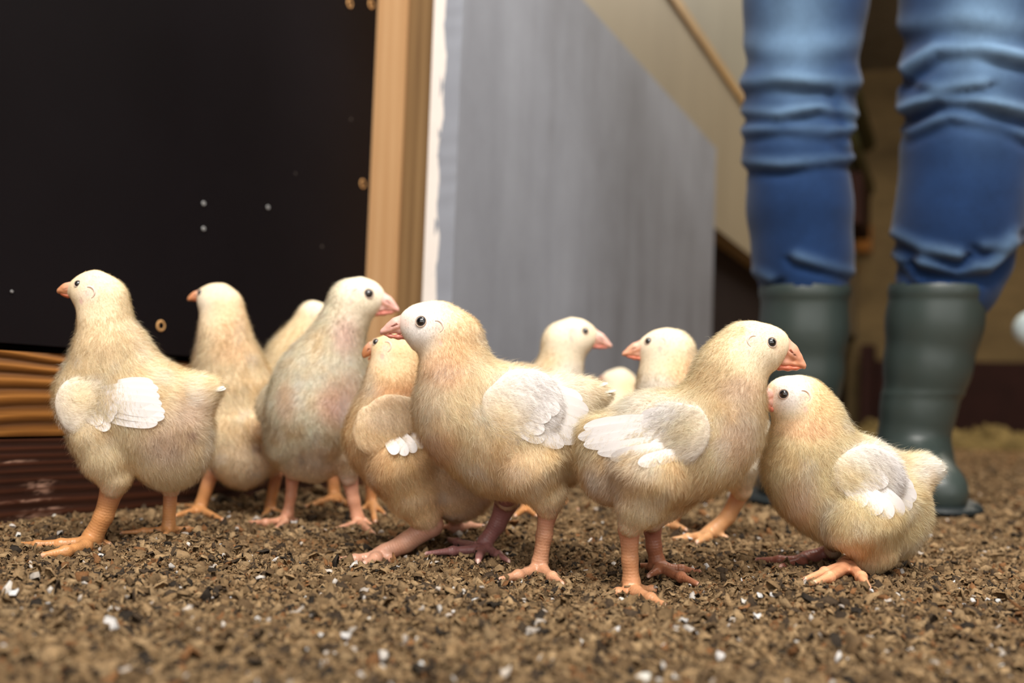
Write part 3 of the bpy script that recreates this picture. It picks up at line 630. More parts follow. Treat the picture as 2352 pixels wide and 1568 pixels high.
def patchy(C, R, amt=1.0):
    """natural patches of yellower and whiter down"""
    n1 = vnoise(R * 55 + 7.3) * .6 + vnoise(R * 140 + 3.1) * .4; n2 = vnoise(R * 75 + 31.7)
    w = np.clip((n1 - .50) * 3.2, 0, 1)[:, None] * .40 * amt; C = C + (lin((236, 192, 116)) - C) * w
    w = np.clip((n2 - .58) * 3.5, 0, 1)[:, None] * .45 * amt; C = C + (lin((250, 244, 238)) - C) * w
    return C
def pig(px, py, c):
    b = np.tile(lin(c['base']), (len(px), 1))
    ear = [(c['ear'][0], c['ear'][1], 9, 9, (236, 196, 184), .6), (c['ear'][2], c['ear'][3], 4, 7, (206, 140, 130), .7)] if c['ear'] else []
    for (x, y, rx, ry, rgb, st) in c['blobs'] + ear:
        w = np.exp(-(((px - x) / rx) ** 2 + ((py - y) / ry) ** 2) ** 1.5) * st
        b = b + (lin(rgb) - b) * w[:, None]
    return np.clip((1 - (1 - b) * 0.77) * np.array([1.06, 1.0, .98]), 0, .95)

def feather(path, wid, nrm, camber=0.012):
    """vane mesh along a curved shaft: rounded tip, raised shaft, slight camber"""
    path = np.asarray(path); n = len(path); ax = np.gradient(path, axis=0); ax /= np.linalg.norm(ax, axis=1, keepdims=True)
    side = np.cross(nrm, ax); side /= np.linalg.norm(side, axis=1, keepdims=True); nn = np.cross(ax, side)
    nn[(nn @ nrm) < 0] *= -1
    L = np.linalg.norm(np.diff(path, axis=0), axis=1).sum()
    t = 1 - (1 - np.linspace(0, 1, n)) ** 1.8; u = np.array([-1, -0.6, -0.1, 0, 0.1, 0.6, 1.0])
    prof = (0.45 + 0.55 * np.sin(np.clip(t / .5, 0, 1) * math.pi / 2)) * np.clip(1 - np.clip((t - 0.55) / 0.45, 0, 1) ** 3.2, 0, 1) ** .6 + 0.015
    Wd = wid * 0.5 * prof[:, None] * u[None]
    H = -camber * wid * (u[None] ** 2) * prof[:, None] + np.where(np.abs(u[None]) < 0.05, 0.006 * wid, 0)
    V = path[:, None] + Wd[..., None] * side[:, None] + H[..., None] * nn[:, None]
    nu, nv = V.shape[:2]; ii = (np.arange(nu - 1)[:, None] * nv + np.arange(nv - 1)[None]).ravel()
    F = np.stack([ii, ii + nv, ii + nv + 1, ii + 1], 1)
    top = V.reshape(-1, 3); bot = top - np.repeat(nn, nv, 0) * 0.00025
    n0 = len(top)
    rim = np.concatenate([np.arange(nu) * nv, (nu - 1) * nv + np.arange(1, nv), (np.arange(nu - 1)[::-1]) * nv + nv - 1, np.arange(1, nv - 1)[::-1]])
    r2 = np.roll(rim, -1); RF = np.stack([rim, r2, r2 + n0, rim + n0], 1)
    VV = np.concatenate([top, bot, top, bot]); FF = np.concatenate([F, F[:, ::-1] + n0, RF + 2 * n0])
    barb = np.tile((t[:, None] * L - 0.6 * np.abs(Wd)).ravel(), 4)
    return VV, FF, barb

def fur(V, F, Nrm, count, lengthf, dirf, colf, width, seedv, clump=0.34, outer=None):
    r = np.random.default_rng(seedv)
    T = np.concatenate([F[:, [0, 1, 2]], F[:, [0, 2, 3]]])
    ar = np.linalg.norm(np.cross(V[T[:, 1]] - V[T[:, 0]], V[T[:, 2]] - V[T[:, 0]]), axis=1)
    ti = r.choice(len(T), count, p=ar / ar.sum())
    cen = V[T[ti, 0]]; nf = Nrm[T[ti, 0]]; vd = CAMn - cen; vd /= np.linalg.norm(vd, axis=1, keepdims=True)
    kp = (r.random(count) < np.where((nf * vd).sum(1) > -0.35, 1.0, 0.4)); ti = ti[kp]; count = len(ti)
    a = r.random((count, 2)); m = a.sum(1) > 1; a[m] = 1 - a[m]; w = np.stack([1 - a.sum(1), a[:, 0], a[:, 1]], 1)
    root = (V[T[ti]] * w[..., None]).sum(1); n = (Nrm[T[ti]] * w[..., None]).sum(1); n /= np.linalg.norm(n, axis=1, keepdims=True)
    Ln = lengthf(root); keep = Ln > 0.0006
    if outer is not None: keep &= (n @ outer) > -0.25
    root, n, Ln = root[keep], n[keep], Ln[keep]; N_ = len(root)
    fl = dirf(root); fl = fl - (fl * n).sum(1, keepdims=True) * n; fl /= np.maximum(np.linalg.norm(fl, axis=1, keepdims=True), 1e-6)
    fq = root * 95.0; cow = np.stack([np.sin(fq[:, 1] * 1.3 + 2 * np.sin(fq[:, 2])), np.sin(fq[:, 2] * 1.1 + 2 * np.sin(fq[:, 0])), np.sin(fq[:, 0] * 1.2 + 2 * np.sin(fq[:, 1]))], 1)
    jit = r.normal(0, 0.36, (N_, 3)) + cow * .30; fl = fl + jit - (jit * n).sum(1, keepdims=True) * n
    fl /= np.maximum(np.linalg.norm(fl, axis=1, keepdims=True), 1e-6)
    lift = np.clip(r.normal(0.48, 0.15, N_), 0.12, 1.1); lift[Ln < .0024] *= .7
    stray = r.random(N_) < 0.03; lift[stray] += 0.5
    d0 = fl * np.cos(lift * 1.25)[:, None] + n * np.sin(lift * 1.25)[:, None]
    d1 = fl * np.cos(lift * .55)[:, None] + n * np.sin(lift * .55)[:, None]
    Lr = Ln * r.uniform(0.65, 1.2, N_); Lr[stray] *= 1.3
    mid = root + d0 * (Lr * 0.5)[:, None]; tip = mid + d1 * (Lr * 0.5)[:, None]
    # gather tips into little locks
    nc = max(1, N_ // 22); ci = r.choice(N_, nc, replace=False)
    kd = KDTree(nc)
    for j, q in enumerate(ci): kd.insert(root[q], j)
    kd.balance()
    near = np.array([ci[kd.find(root[q])[1]] for q in range(N_)])
    cw = np.clip(clump + .30 * np.sin(root[:, 0] * 130 + 1.5 * np.sin(root[:, 2] * 90)) * np.sin(root[:, 2] * 110 + root[:, 1] * 60), .05, .75)[:, None] * r.uniform(0.6, 1.0, N_)[:, None]
    dist = np.linalg.norm(root - root[near], axis=1)[:, None]; cw = cw * np.clip(1 - dist / 0.007, 0, 1)
    tip = tip + (tip[near] + r.normal(0, 0.0003, (N_, 3)) - tip) * cw; mid = mid + (mid[near] - mid) * cw * 0.4
    ax = tip - root; sd = np.cross(ax, n + 0.12 * r.normal(0, 1, (N_, 3))); sd /= np.maximum(np.linalg.norm(sd, axis=1, keepdims=True), 1e-9)
    wd = width * (r.uniform(0.7, 1.3, N_) * np.where(Ln < .0026, .7, 1.0))[:, None]
    VV = np.stack([root - sd * wd * .5, root + sd * wd * .5, mid + sd * wd * .42, mid - sd * wd * .42, tip], 1).reshape(-1, 3)
    b = np.arange(N_) * 5
    Q = np.stack([b, b + 1, b + 2, b + 3], 1); Tt = np.stack([b + 3, b + 2, b + 4], 1)
    c = colf(root) * r.uniform(0.92, 1.08, N_)[:, None]
    lk = r.uniform(0.95, 1.05, N_); c = c * lk[near][:, None]
    g = n * 0.75 + np.cross(sd, ax / np.maximum(np.linalg.norm(ax, axis=1, keepdims=True), 1e-9)) * 0.0 + r.normal(0, 0.16, (N_, 3)) + fl * 0.12
    g /= np.linalg.norm(g, axis=1, keepdims=True)
    return VV, Q, Tt, np.repeat(np.clip(c, 0, 0.95), 5, 0), np.repeat(g, 5, 0)

def uv_sphere(c, r, nlat=14, nlon=20, pole=None):
    pole = np.array(pole if pole is not None else (0, 0, 1.0)); pole = pole / np.linalg.norm(pole)
    A = np.cross(pole, (0.3, 0.5, 0.81)); A /= np.linalg.norm(A); B = np.cross(pole, A)
    th = np.linspace(0.001, math.pi - 0.001, nlat + 1); ph = np.linspace(0, 2 * math.pi, nlon + 1)[:-1]
    V = np.array([c + r * (math.cos(t) * pole + math.sin(t) * (math.cos(p_) * A + math.sin(p_) * B)) for t in th for p_ in ph])
    j = np.arange(nlon); F = np.concatenate([np.stack([i * nlon + j, (i + 1) * nlon + j, (i + 1) * nlon + (j + 1) % nlon, i * nlon + (j + 1) % nlon], 1) for i in range(nlat)])
    return V, F
def torus(c, axis, R, r, seg=28, sub=10, squash=1.0):
    axis = axis / np.linalg.norm(axis); A = np.cross(axis, (0.1, 0.3, 0.95)); A /= np.linalg.norm(A); B = np.cross(axis, A)
    V = []
    for i in range(seg):
        a = 2 * math.pi * i / seg; rad = math.cos(a) * A + math.sin(a) * B
        for j in range(sub):
            b = 2 * math.pi * j / sub; rr = r * (1 + 0.12 * math.sin(a * 9 + b * 2)); V.append(c + rad * (R + rr * math.cos(b)) + axis * rr * squash * math.sin(b))
    i = np.arange(seg)[:, None]; j = np.arange(sub)[None]
    F = np.stack([(i * sub + j), ((i + 1) % seg * sub + j), ((i + 1) % seg * sub + (j + 1) % sub), (i * sub + (j + 1) % sub)], -1).reshape(-1, 4)
    return np.array(V), F

def build_chick(c, seedv):
    D = c['D']; s = FPX / D
    near = D < 0.8
    cx = np.mean([q[0] for q in c['torso']]); cy = np.mean([q[1] for q in c['torso']])
    axis = ray(cx, cy); axis = axis / np.linalg.norm(axis)
    zs = 0.80
    f = Field()
    flow = []
    def add(pts, shrink, k=0.007, zs_=zs, dz=0, down=0.0, flw=True):
        q = chain_pts(dict(p=pts, dz=dz, shrink=shrink), D); f.chain(q, k, axis, zs_)
        if flw:
            for (a, _), (b, _) in zip(q[:-1], q[1:]):
                v = (b - a); L = np.linalg.norm(v)
                if L > 1e-4: flow.append(((a + b) / 2, v / L + np.array([0, 0, -down])))
    add(c['head'], 0.0012, 0.006, 0.82)
    (bx, by), (tx, ty), bh, tdz = c['beak']
    hx0, hy0, hr0 = c['head'][0][:3]
    lb = math.hypot(bx - tx, by - ty)
    add([(bx + (bx - tx) / lb * bh * 1.0, by + (by - ty) / lb * bh * 1.0, bh * .85), (hx0, hy0, hr0)], 0.0004, 0.006, 0.86)
    if c.get('mc'): add([(c['mc'][0] * .8 + bx * .2, c['mc'][1] * .8 + by * .2 - bh * .25, bh * .62, tdz * .15), (hx0, hy0, hr0 * .8)], 0.0004, 0.004, 0.86, flw=False)
    add(c['neck'], 0.0022, 0.010, 0.9)
    add(c['torso'], 0.0024, 0.010, zs, down=0.45)
    add(c['rump'], 0.0016, 0.012, zs)
    for t in c['thighs']: add(t['p'], 0.0010, 0.0045, 0.95, t['dz'] * (1.22 if abs(t['dz']) > 40 else 1), 0.3)
    # neck root into torso
    q1 = chain_pts(dict(p=[c['neck'][-1][:3], c['torso'][0][:3]], shrink=0.0026), D); f.chain(q1, 0.012, axis, 0.85)
    # ear mound
    hvox = 0.0013 if near else 0.0018
    BV, BF = f.mesh(hvox); BV = smooth_mesh(BV, BF, 2); BN = vnormals(BV, BF)
    bvh = BVHTree.FromPolygons([tuple(v) for v in BV], [tuple(int(i) for i in q) for q in BF])
    def hit(px, py, far=False):
        r = ray(px, py); rn = r / np.linalg.norm(r)
        if far: o = CAMn + rn * (D * 1.6); h = bvh.ray_cast(Vector(o), Vector(-rn))
        else: h = bvh.ray_cast(Vector(CAMn), Vector(rn))
        return (np.array(h[0]), np.array(h[1])) if h[0] is not None else (None, None)
    # ---- thing
    ground = [PZ(*l['pad'], 0.0) for l in c['legs']]
    fz = [P(*l['pad'], l['depth']) for l in c['legs']]
    loc = np.mean(fz, axis=0)
    root = empty('chick', tuple(loc)); tag(root, c['label'], 'chick')
    px, py, _ = proj(BV)
    bc = pig(px, py, c)
    bodyc = bc * 0.93 + 0.07 * lin((226, 180, 150))
    for t_ in range(len(c['thighs'])):
        hk_ = chain_pts(dict(p=[c['thighs'][t_]['p'][-1]], dz=c['thighs'][t_]['dz'] * (1.22 if abs(c['thighs'][t_]['dz']) > 40 else 1)), D)[0][0]
        wk = np.clip(1.3 - np.linalg.norm(BV - hk_, axis=1) / 0.011, 0, 1)[:, None]; lcol_ = lin(c.get('far_leg_shade', c['legcol']) if t_ else c['legcol'])
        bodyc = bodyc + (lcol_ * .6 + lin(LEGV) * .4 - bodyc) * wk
    parts_V, parts_F, parts_C, parts_S, parts_M = [BV], [BF], [bodyc], [np.zeros(len(BV))], [np.zeros(len(BF), int)]
    # ---- legs
    for li, l in enumerate(c['legs']):
        dep = l['depth']; pad = P(*l['pad'], dep); zf = pad[2] - 0.0030
        FOOT.append((pad[0], pad[1], zf))
        g = Field(); sl = FPX / dep
        lc = lin(c.get('far_leg_shade', c['legcol']) if li == 1 else c['legcol']);  # second leg darker on some chicks: shade painted into the leg colour
        seq = [l['hock']] + l['mids'] + [l['ankle']]
        pts = [(P(x, y, dep), r / sl) for x, y, r in seq]
        # the hock joins the thigh where the thigh chain ends
        tq = c['thighs'][li]; e = tq['p'][-1]; td = D + tq['dz'] / s
        top = P(e[0], e[1] - 10, td); pts2 = [(top, l['hock'][2] / sl * 0.9)] + pts + [(pad + np.array([0, 0, 0.001]), l['ankle'][2] / sl * 0.95)]
        g.chain(pts2, 0.003)
        segs = []; acc = 0.0
        for (a, _), (b, _) in zip(pts2[:-1], pts2[1:]): segs.append((a, b, acc)); acc += np.linalg.norm(b - a)
        tips = []
        for toe in l['toes']:
            tp = [(pad + np.array([0, 0, 0.0005]), l['ankle'][2] / sl * 0.62)]
            for (x, y, r) in toe:
                rr = r / sl; tp.append((PZ(x, y, zf + rr * 0.95), rr))
            # joints swell a little, pads between them
            g.chain(tp, 0.0022)
            for (q, rr) in tp[1:-1]: g.cone(q, q + np.array([0, 0, -rr * .15]), rr * 1.12, rr * 1.1, 0.002)
            FOOT.append((tp[-1][0][0], tp[-1][0][1], zf))
            acc2 = 0.0
            for (a, _), (b, _) in zip(tp[:-1], tp[1:]): segs.append((a, b, acc2)); acc2 += np.linalg.norm(b - a)
            d = tp[-1][0] - tp[-2][0]; d = d / np.linalg.norm(d); cl = tp[-1][0] + d * tp[-1][1] * 1.5 + np.array([0, 0, -tp[-1][1] * .6])
            g.cone(tp[-1][0] + np.array([0, 0, tp[-1][1] * .2]), cl, tp[-1][1] * 0.62, 0.0005, 0.001); tips.append((tp[-1][0] + d * tp[-1][1] * 0.7, d, tp[-1][1]))
        LV, LF = g.mesh(0.0008 if near else 0.0011); LV = smooth_mesh(LV, LF, 1)
        sc = np.zeros(len(LV)); bd = np.full(len(LV), 1e9)
        for a, b, ac in segs:
            ba = b - a; Lq = ba @ ba
            if Lq < 1e-10: continue
            t = np.clip(((LV - a) @ ba) / Lq, 0, 1); dd = np.linalg.norm(LV - a - t[:, None] * ba, axis=1)
            m = dd < bd; bd[m] = dd[m]; sc[m] = ac + t[m] * math.sqrt(Lq)
        C = np.tile(lc, (len(LV), 1))
        hk = pts[0][0]; w = np.exp(-(np.linalg.norm(LV - hk, axis=1) / 0.012) ** 2)[:, None]; C = C + (lin(LEGV) - C) * w * 0.55
        nzv = np.sin(LV[:, 0] * 310 + LV[:, 2] * 270) * np.sin(LV[:, 1] * 330 + LV[:, 2] * 190); C = C * (1 + 0.10 * nzv[:, None])
        for tpos, d, r in tips:
            w = 1 / (1 + np.exp(-((LV - tpos) @ d) / 0.0006)) * (np.linalg.norm(LV - tpos, axis=1) < 0.009); C = C + (lin((232, 200, 184)) - C) * w[:, None] * 0.85
        b0 = sum(len(v) for v in parts_V)
        parts_V.append(LV); parts_F.append(LF + b0); parts_C.append(C); parts_S.append(sc); parts_M.append(np.ones(len(LF), int))
    for i in range(1, len(parts_F)): pass
    mesh_obj('body', np.concatenate(parts_V), [np.concatenate(parts_F)], [M['skin'], M['legskin']], root, colors=np.concatenate(parts_C), attrs={'scute': np.concatenate(parts_S)}, mat_idx=np.concatenate(parts_M))
    # ---- eyes
    bare = []
    if c['eye']:
        ex, ey, er = c['eye']; R = er / s
        for far in (False, True):
            h, n = hit(ex, ey, far)
            if h is None: continue
            n = n * 0.75 + (axis if far else -axis) * 0.5; n = n / np.linalg.norm(n)
            ctr = h - n * R * 0.42
            V, F = uv_sphere(ctr, R, pole=n)
            mi = np.where(((V[F].mean(1) - ctr) @ n) > R * 0.80, 0, 1)
            eo = mesh_obj('eye', V, [F], [M['eye'], M['iris']], root, mat_idx=mi)
            V, F = torus(h + n * R * 0.10, n, R * 0.99, R * 0.10)
            lc_ = np.tile(lin((206, 182, 164)), (len(V), 1))
            mesh_obj('eyelid', V, [F], M['lid'], root, colors=lc_)
            bare.append((h, R * 1.18))
    # ---- beak
    (bx, by), (tx, ty), bh, tdz = c['beak']
    dirx = np.array([tx - bx, ty - by], float); L2 = np.hypot(*dirx); u = dirx / L2; dn = np.array([-u[1], u[0]]); 
    if dn[1] < 0: dn = -dn
    def bp(t, o, r, dzq=0): x, y = np.array([bx, by]) + u * L2 * t + dn * bh * o; return (P(x, y, D + (tdz * t + dzq) / s), r * bh / s)
    g = Field(); opn = c.get('open', 0)
    g.chain([bp(-.2, -.12, .84), bp(.22, -.10, .68), bp(.55, -.02, .44), bp(.82, .10, .24), bp(.99, .26, .11)], 0.0025, axis, .8)
    mq = np.array(c['mc'], float) if c.get('mc') else None
    def mp(q, up, r): x, y = mq + (np.array([tx, ty]) - mq) * q + np.array([0, -1.0]) * up * bh + dn * bh * .5 * c.get('open', 0) * max(0, -up) * q * 2; return (P(x, y, D + tdz * q / s), r * bh / s)
    if mq is not None: g.chain([mp(.22, .26, .10), mp(.42, .30, .20), mp(.7, .20, .20), mp(.95, .04, .10)], 0.002, axis, 1.35); g.chain([bp(-.2, .2, .62), (mp(.30, .42, .26))], 0.003, axis, .95); g.chain([bp(.25, .1, .5), (mp(.45, .38, .24))], 0.003, axis, .95)
    else: g.chain([bp(-.3, .70, .2), bp(.1, .52, .2), bp(.55, .38, .17), bp(.96, .36, .09)], 0.002, axis, 1.3)
    for sg in (-1, 1): g.cone(bp(.20, -.36, .2, sg * bh * .40)[0], bp(.46, -.24, .2, sg * bh * .32)[0], .17 * bh / s, .11 * bh / s, 0.0008)
    for sg in (-1, 1): g.cone(bp(.20, -.10, .1, sg * bh * .56)[0], bp(.44, -.05, .1, sg * bh * .50)[0], .11 * bh / s, .06 * bh / s, 0.0005, sub=True)
    hb = 0.00045 if near else 0.0008
    V, F = g.mesh(hb); V = smooth_mesh(V, F, 1)
    qx, qy, _ = proj(V); tt = ((qx - bx) * u[0] + (qy - by) * u[1]) / L2; oo = ((qx - bx) * dn[0] + (qy - by) * dn[1]) / bh
    C = np.tile(lin(c['bcol']), (len(V), 1)); C = C + (lin((238, 206, 196)) - C) * (np.clip(0.6 - tt, 0, 1) * .4)[:, None]
    C = C + (lin((196, 122, 76)) - C) * (np.exp(-((oo - .34) / .14) ** 2) * .55)[:, None]
    C = C + (lin((128, 74, 58)) - C) * (np.exp(-((tt - .32) / .15) ** 2 - ((oo + .08) / .09) ** 2) * .85)[:, None]
    def lips(p0, p1, rad, out, sag):
        Vs, Fs = [], []
        for far in (False, True):
            pth = []
            sg = 1 if far else -1; d0 = D + sg * .62 * bh / s
            for q_ in np.linspace(0, 1, 9):
                x, y = p0 + (p1 - p0) * q_ + np.array([0, sag * bh * math.sin(math.pi * q_)]); h_, n_ = hit(x, y, far)
                if h_ is None: pth.append(P(x, y, d0)); continue
                dh_ = (h_ - CAMn) @ (-RMn[:, 2]); dd_ = d0 + (dh_ - d0) * min(1, q_ * 2.2); pth.append(P(x, y, dd_) + n_ * out * bh / s)
            if len(pth) < 4: continue
            pth = np.array(pth)
            for _ in range(2): pth[1:-1] = (pth[:-2] + pth[1:-1] * 2 + pth[2:]) / 4
            v_, f_ = tube(pth, rad * bh / s * np.linspace(1, .3, len(pth)), 10, cap=False); o_ = sum(len(q) for q in Vs); Vs.append(v_); Fs.append(f_[0] + o_)
        return (np.concatenate(Vs), np.concatenate(Fs)) if Vs else (np.zeros((0, 3)), np.zeros((0, 4), int))
    bxy = np.array([bx, by], float); mc = np.array(c['mc'], float) if c.get('mc') else None
    lv, lf = (np.zeros((0, 3)), np.zeros((0, 4), int))
    mesh_obj('upper_beak', np.concatenate([V, lv]), [np.concatenate([F, lf + len(V)]).astype(int)], M['beak'], root, colors=np.concatenate([C, np.tile(lin((226, 178, 164)), (len(lv), 1))]))
    g = Field(); od = .42 * opn
    if mq is not None: g.chain([mp(.04, -.06, .10), mp(.25, -.20, .24), mp(.5, -.24, .24), mp(.72, -.22, .17), mp(.9, -.16, .08)], 0.002, axis, 1.35)
    else: g.chain([bp(-.4, .95, .22), bp(0, .86 + od * .4, .24), bp(.4, .70 + od * .9, .19), bp(.86, .52 + od * 1.3, .08)], 0.002, axis, 1.4)
    V, F = g.mesh(hb); V = smooth_mesh(V, F, 1)
    lv, lf = (np.zeros((0, 3)), np.zeros((0, 4), int)); dv, df = lv, lf
    lc1 = lin(np.array(c['bcol']) * np.array([.92, .74, .70]))
    mesh_obj('lower_beak', np.concatenate([V, lv, dv]), [np.concatenate([F, lf + len(V), df + len(V) + len(lv)]).astype(int)], M['beak'], root, colors=np.concatenate([np.tile(lc1, (len(V) + len(lv), 1)), np.tile(lin((150, 92, 80)), (len(dv), 1))]))
    for t_, o_, r_ in ((.3, .1, .95), (-.05, .1, .85)): bare.append((bp(t_, o_, 1, 0)[0] - axis * bh * .5 / s, bh / s * r_)); bare.append((bp(t_, o_, 1, 0)[0] + axis * bh * .5 / s, bh / s * r_))
    # ---- ear fold
    if c['ear']:
        x0, y0, x1, y1 = c['ear']; h, n = hit(x0, y0); h2, n2 = hit(x1, y1)
        if h is not None and h2 is not None:
            ang = np.linspace(-1.9, 1.0, 12); R = 14 / s if near else 9 / s; sgn = 1 if c['face'] < 0 else -1
            A = np.cross(n, (0, 0, 1.0)); A /= np.linalg.norm(A); B = np.cross(A, n)
            if A @ RMn[:, 0] < 0: A = -A
            if B[2] < 0: B = -B
            path = [h + R * (sgn * math.cos(a) * A - math.sin(a) * B) - n * 0.00012 for a in ang]
            rr = 0.00075 * np.sin(np.linspace(0.35, math.pi - .2, 12))
            V, F = tube(path, rr, 8); C = np.tile(lin((236, 208, 194)), (len(V), 1))
            mesh_obj('ear_fold', V, F, M['lid'], root, colors=C)
            bare += [(q_, .0011) for q_ in path]; bare += [(h2, .0014), (h2 * .6 + h * .4, .0010)]
    # ---- wings
    WV = []; 
    if c.get('wing'):
        w = c['wing']
        sides = (1, -1) if c['key'] != 'D' else (1,)
        for sd in sides:
            g = Field(); dz = w['dz'] * sd
            for nm in ('arm', 'arm2'):
                if w.get(nm): g.chain(chain_pts(dict(p=w[nm], dz=dz * .915, shrink=0.0012), D), 0.008, axis, 0.28)
            V, F = g.mesh(0.0014); V = smooth_mesh(V, F, 2); Nn = vnormals(V, F)
            qx, qy, _ = proj(V)
            wbase = lin(WHITE) if c['key'] != 'D' else lin((226, 206, 172)); wskin = lin((250, 230, 200)) if c['key'] == 'E' else wbase
            C = np.tile(wskin, (len(V), 1)) * .97
            # the front and top of the wing stay the colour of the body down
            ax_, ay_ = w['arm'][0][:2]; cc = pig(qx, qy, c); mixw = np.clip(1.0 - np.hypot(qx - ax_, qy - ay_) / 110, 0, .9)[:, None]
            C = C + (cc - C) * mixw
            # feathers, laid on the wing and the flank under it
            nrm = -axis * sd
            n1_ = len(V); tree = BVHTree.FromPolygons([tuple(v) for v in np.concatenate([V, BV])], [tuple(int(q_) for q_ in q) for q in np.concatenate([F, BF + n1_])])
            def shaft(x0, y0, x1, y1, l0, l1, n_=15, tree=tree):
                tt_ = 1 - (1 - np.linspace(0, 1, n_)) ** 1.8; dep = np.full(n_, np.nan)
                for q_ in range(n_):
                    r_ = ray(x0 + (x1 - x0) * tt_[q_], y0 + (y1 - y0) * tt_[q_]); rl = np.linalg.norm(r_)
                    if sd > 0: h_ = tree.ray_cast(Vector(CAMn), Vector(r_ / rl))
                    else: h_ = tree.ray_cast(Vector(CAMn + r_ * D * 1.6), Vector(-r_ / rl))
                    if h_[0] is not None: dep[q_] = (np.array(h_[0]) - CAMn) @ (-RMn[:, 2])
                ok = ~np.isnan(dep)
                if not ok.any(): dep[:] = D + dz / s
                elif not ok.all(): dep = np.interp(tt_, tt_[ok], dep[ok])
                pf = np.polyfit(tt_, dep, 2); fit = np.polyval(pf, tt_)
                fit -= sd * max(0, (sd * (fit - dep)).max()) * .8
                return [P(x0 + (x1 - x0) * a_, y0 + (y1 - y0) * a_, d_ - sd * (l0 + (l1 - l0) * a_) / s) for a_, d_ in zip(tt_, fit)]
            FVs, FFs, FB = [], [], []; n0 = len(V)
            for i, (x0, y0, x1, y1, wd) in enumerate(w['cv']):
                fv, ff, fb = feather(shaft(x0, y0, x1, y1, -5, 5 + i * .5), wd * 1.15 / s, nrm); FFs.append(ff + n0 + sum(len(q) for q in FVs)); FVs.append(fv); FB.append(fb)
            VA = np.concatenate([V] + FVs); FA = np.concatenate([F] + FFs); CA = np.concatenate([C] + [np.tile(wbase * .98, (len(q), 1)) for q in FVs])
            ba = np.concatenate([np.zeros(len(V))] + FB)
            wo = mesh_obj('wing', VA, [FA], M['feather'], root, colors=CA, attrs={'barb': ba})
            nf_ = len(w['fl'])
            for i, (x0, y0, x1, y1, wd) in enumerate(w['fl']):
                e_ = nf_ - i
                fv, ff, fb = feather(shaft(x0, y0, x1, y1, 1 + .6 * e_, 8 + 1.5 * e_, tree=bvh), wd * 1.12 / s, nrm)
                mesh_obj('flight_feather', fv, [ff], M['feather'], wo, colors=np.tile(wbase * rng.uniform(.95, 1.0), (len(fv), 1)), attrs={'barb': fb})
            WV.append((V, F, Nn, C, sd))
    if c.get('tail'):
        FVs, FFs, FB = [], [], []
        for i, (x0, y0, x1, y1, wd) in enumerate(c['tail']):
            for sdz in (-14, 12):
                a = P(x0, y0, D + (sdz * .5) / s); b = P(x1 + rng.uniform(-4, 4), y1 + rng.uniform(-4, 4), D + sdz / s)
                nn = np.array([0, 0, 1.0]) * .7 - axis * .7 + np.array([0.2 * rng.normal(), 0, 0])
                nn = nn / np.linalg.norm(nn); fv, ff, fb = feather([a + (b - a) * q_ + nn * .0015 * math.sin(q_ * 3) for q_ in 1 - (1 - np.linspace(0, 1, 11)) ** 1.8], wd / s * .8, nn, .15); FFs.append(ff + sum(len(q) for q in FVs)); FVs.append(fv); FB.append(fb)
        V = np.concatenate(FVs); mesh_obj('tail', V, [np.concatenate(FFs)], M['feather'], root, colors=np.tile(lin((236, 230, 220)), (len(V), 1)), attrs={'barb': np.concatenate(FB)})
    # ---- down
    fpos = np.array([q[0] for q in flow]); fdir = np.array([q[1] for q in flow])
    def dirf(R):
        d2 = ((R[:, None] - fpos[None]) ** 2).sum(-1); w = 1 / (d2 + 2e-5) ** 2
        v = (w[..., None] * fdir[None]).sum(1); v /= np.maximum(np.linalg.norm(v, axis=1, keepdims=True), 1e-9)
        return v + np.array([0, 0, -0.25])
    hx, hy = c['head'][0][0], c['head'][0][1]; hl = np.hypot(c['head'][-1][0] - hx, c['head'][-1][1] - hy) + c['head'][-1][2]
    hocks = [chain_pts(dict(p=[t['p'][-1]], dz=t['dz']), D)[0][0] for t in c['thighs']]
    def lengthf(R):
        qx, qy, _ = proj(R); dh = np.hypot(qx - hx, qy - hy)
        L = 0.0013 + 0.0063 * np.clip((dh - hl * .55) / (hl * 1.1), 0, 1)
        for hk in hocks: L = np.minimum(L, 0.0009 + np.clip(np.linalg.norm(R - hk, axis=1) - 0.003, 0, 1) * 0.22)
        for (b, r) in bare: L[np.linalg.norm(R - b, axis=1) < r] = 0
        return L
    def colf(R):
        qx, qy, _ = proj(R); am = np.clip((np.hypot(qx - hx, qy - hy) - hl * .6) / hl, 0, 1); C_ = pig(qx, qy, c); return C_ + (patchy(C_, R) - C_) * am[:, None]
    wdt = 0.00021 if near else 0.00034
    VV, Q, T, C, G_ = fur(BV, BF, BN, int(c['n'] * 2.3), lengthf, dirf, colf, wdt, seedv)
    sets = [(VV, Q, T, C, G_)]
    for (V, F, Nn, C, sd) in WV:
        kd = KDTree(len(V)); 
        for i, v in enumerate(V): kd.insert(v, i)
        kd.balance()
        fl0 = c['wing']['fl'][len(c['wing']['fl']) // 2] if c['wing']['fl'] else (0, 0, -.2, 1); vdir = P(fl0[2], fl0[3], D) - P(fl0[0], fl0[1], D); vdir /= np.linalg.norm(vdir)
        sets.append(fur(V, F, Nn, int(c['n'] * .22), lambda R: 0.0062 * np.clip(1.25 - ((R - V.mean(0)) @ vdir) / max(1e-4, ((V - V.mean(0)) @ vdir).max()) * .9, .75, 1), lambda R: np.tile(vdir, (len(R), 1)), lambda R: np.array([C[kd.find(q)[1]] for q in R]), wdt, seedv + 50, .45, -axis * sd))
    off = 0; AV, AQ, AT, AC, AG = [], [], [], [], []
    for (v, q, t, cc, g_) in sets: AV.append(v); AQ.append(q + off); AT.append(t + off); AC.append(cc); AG.append(g_); off += len(v)
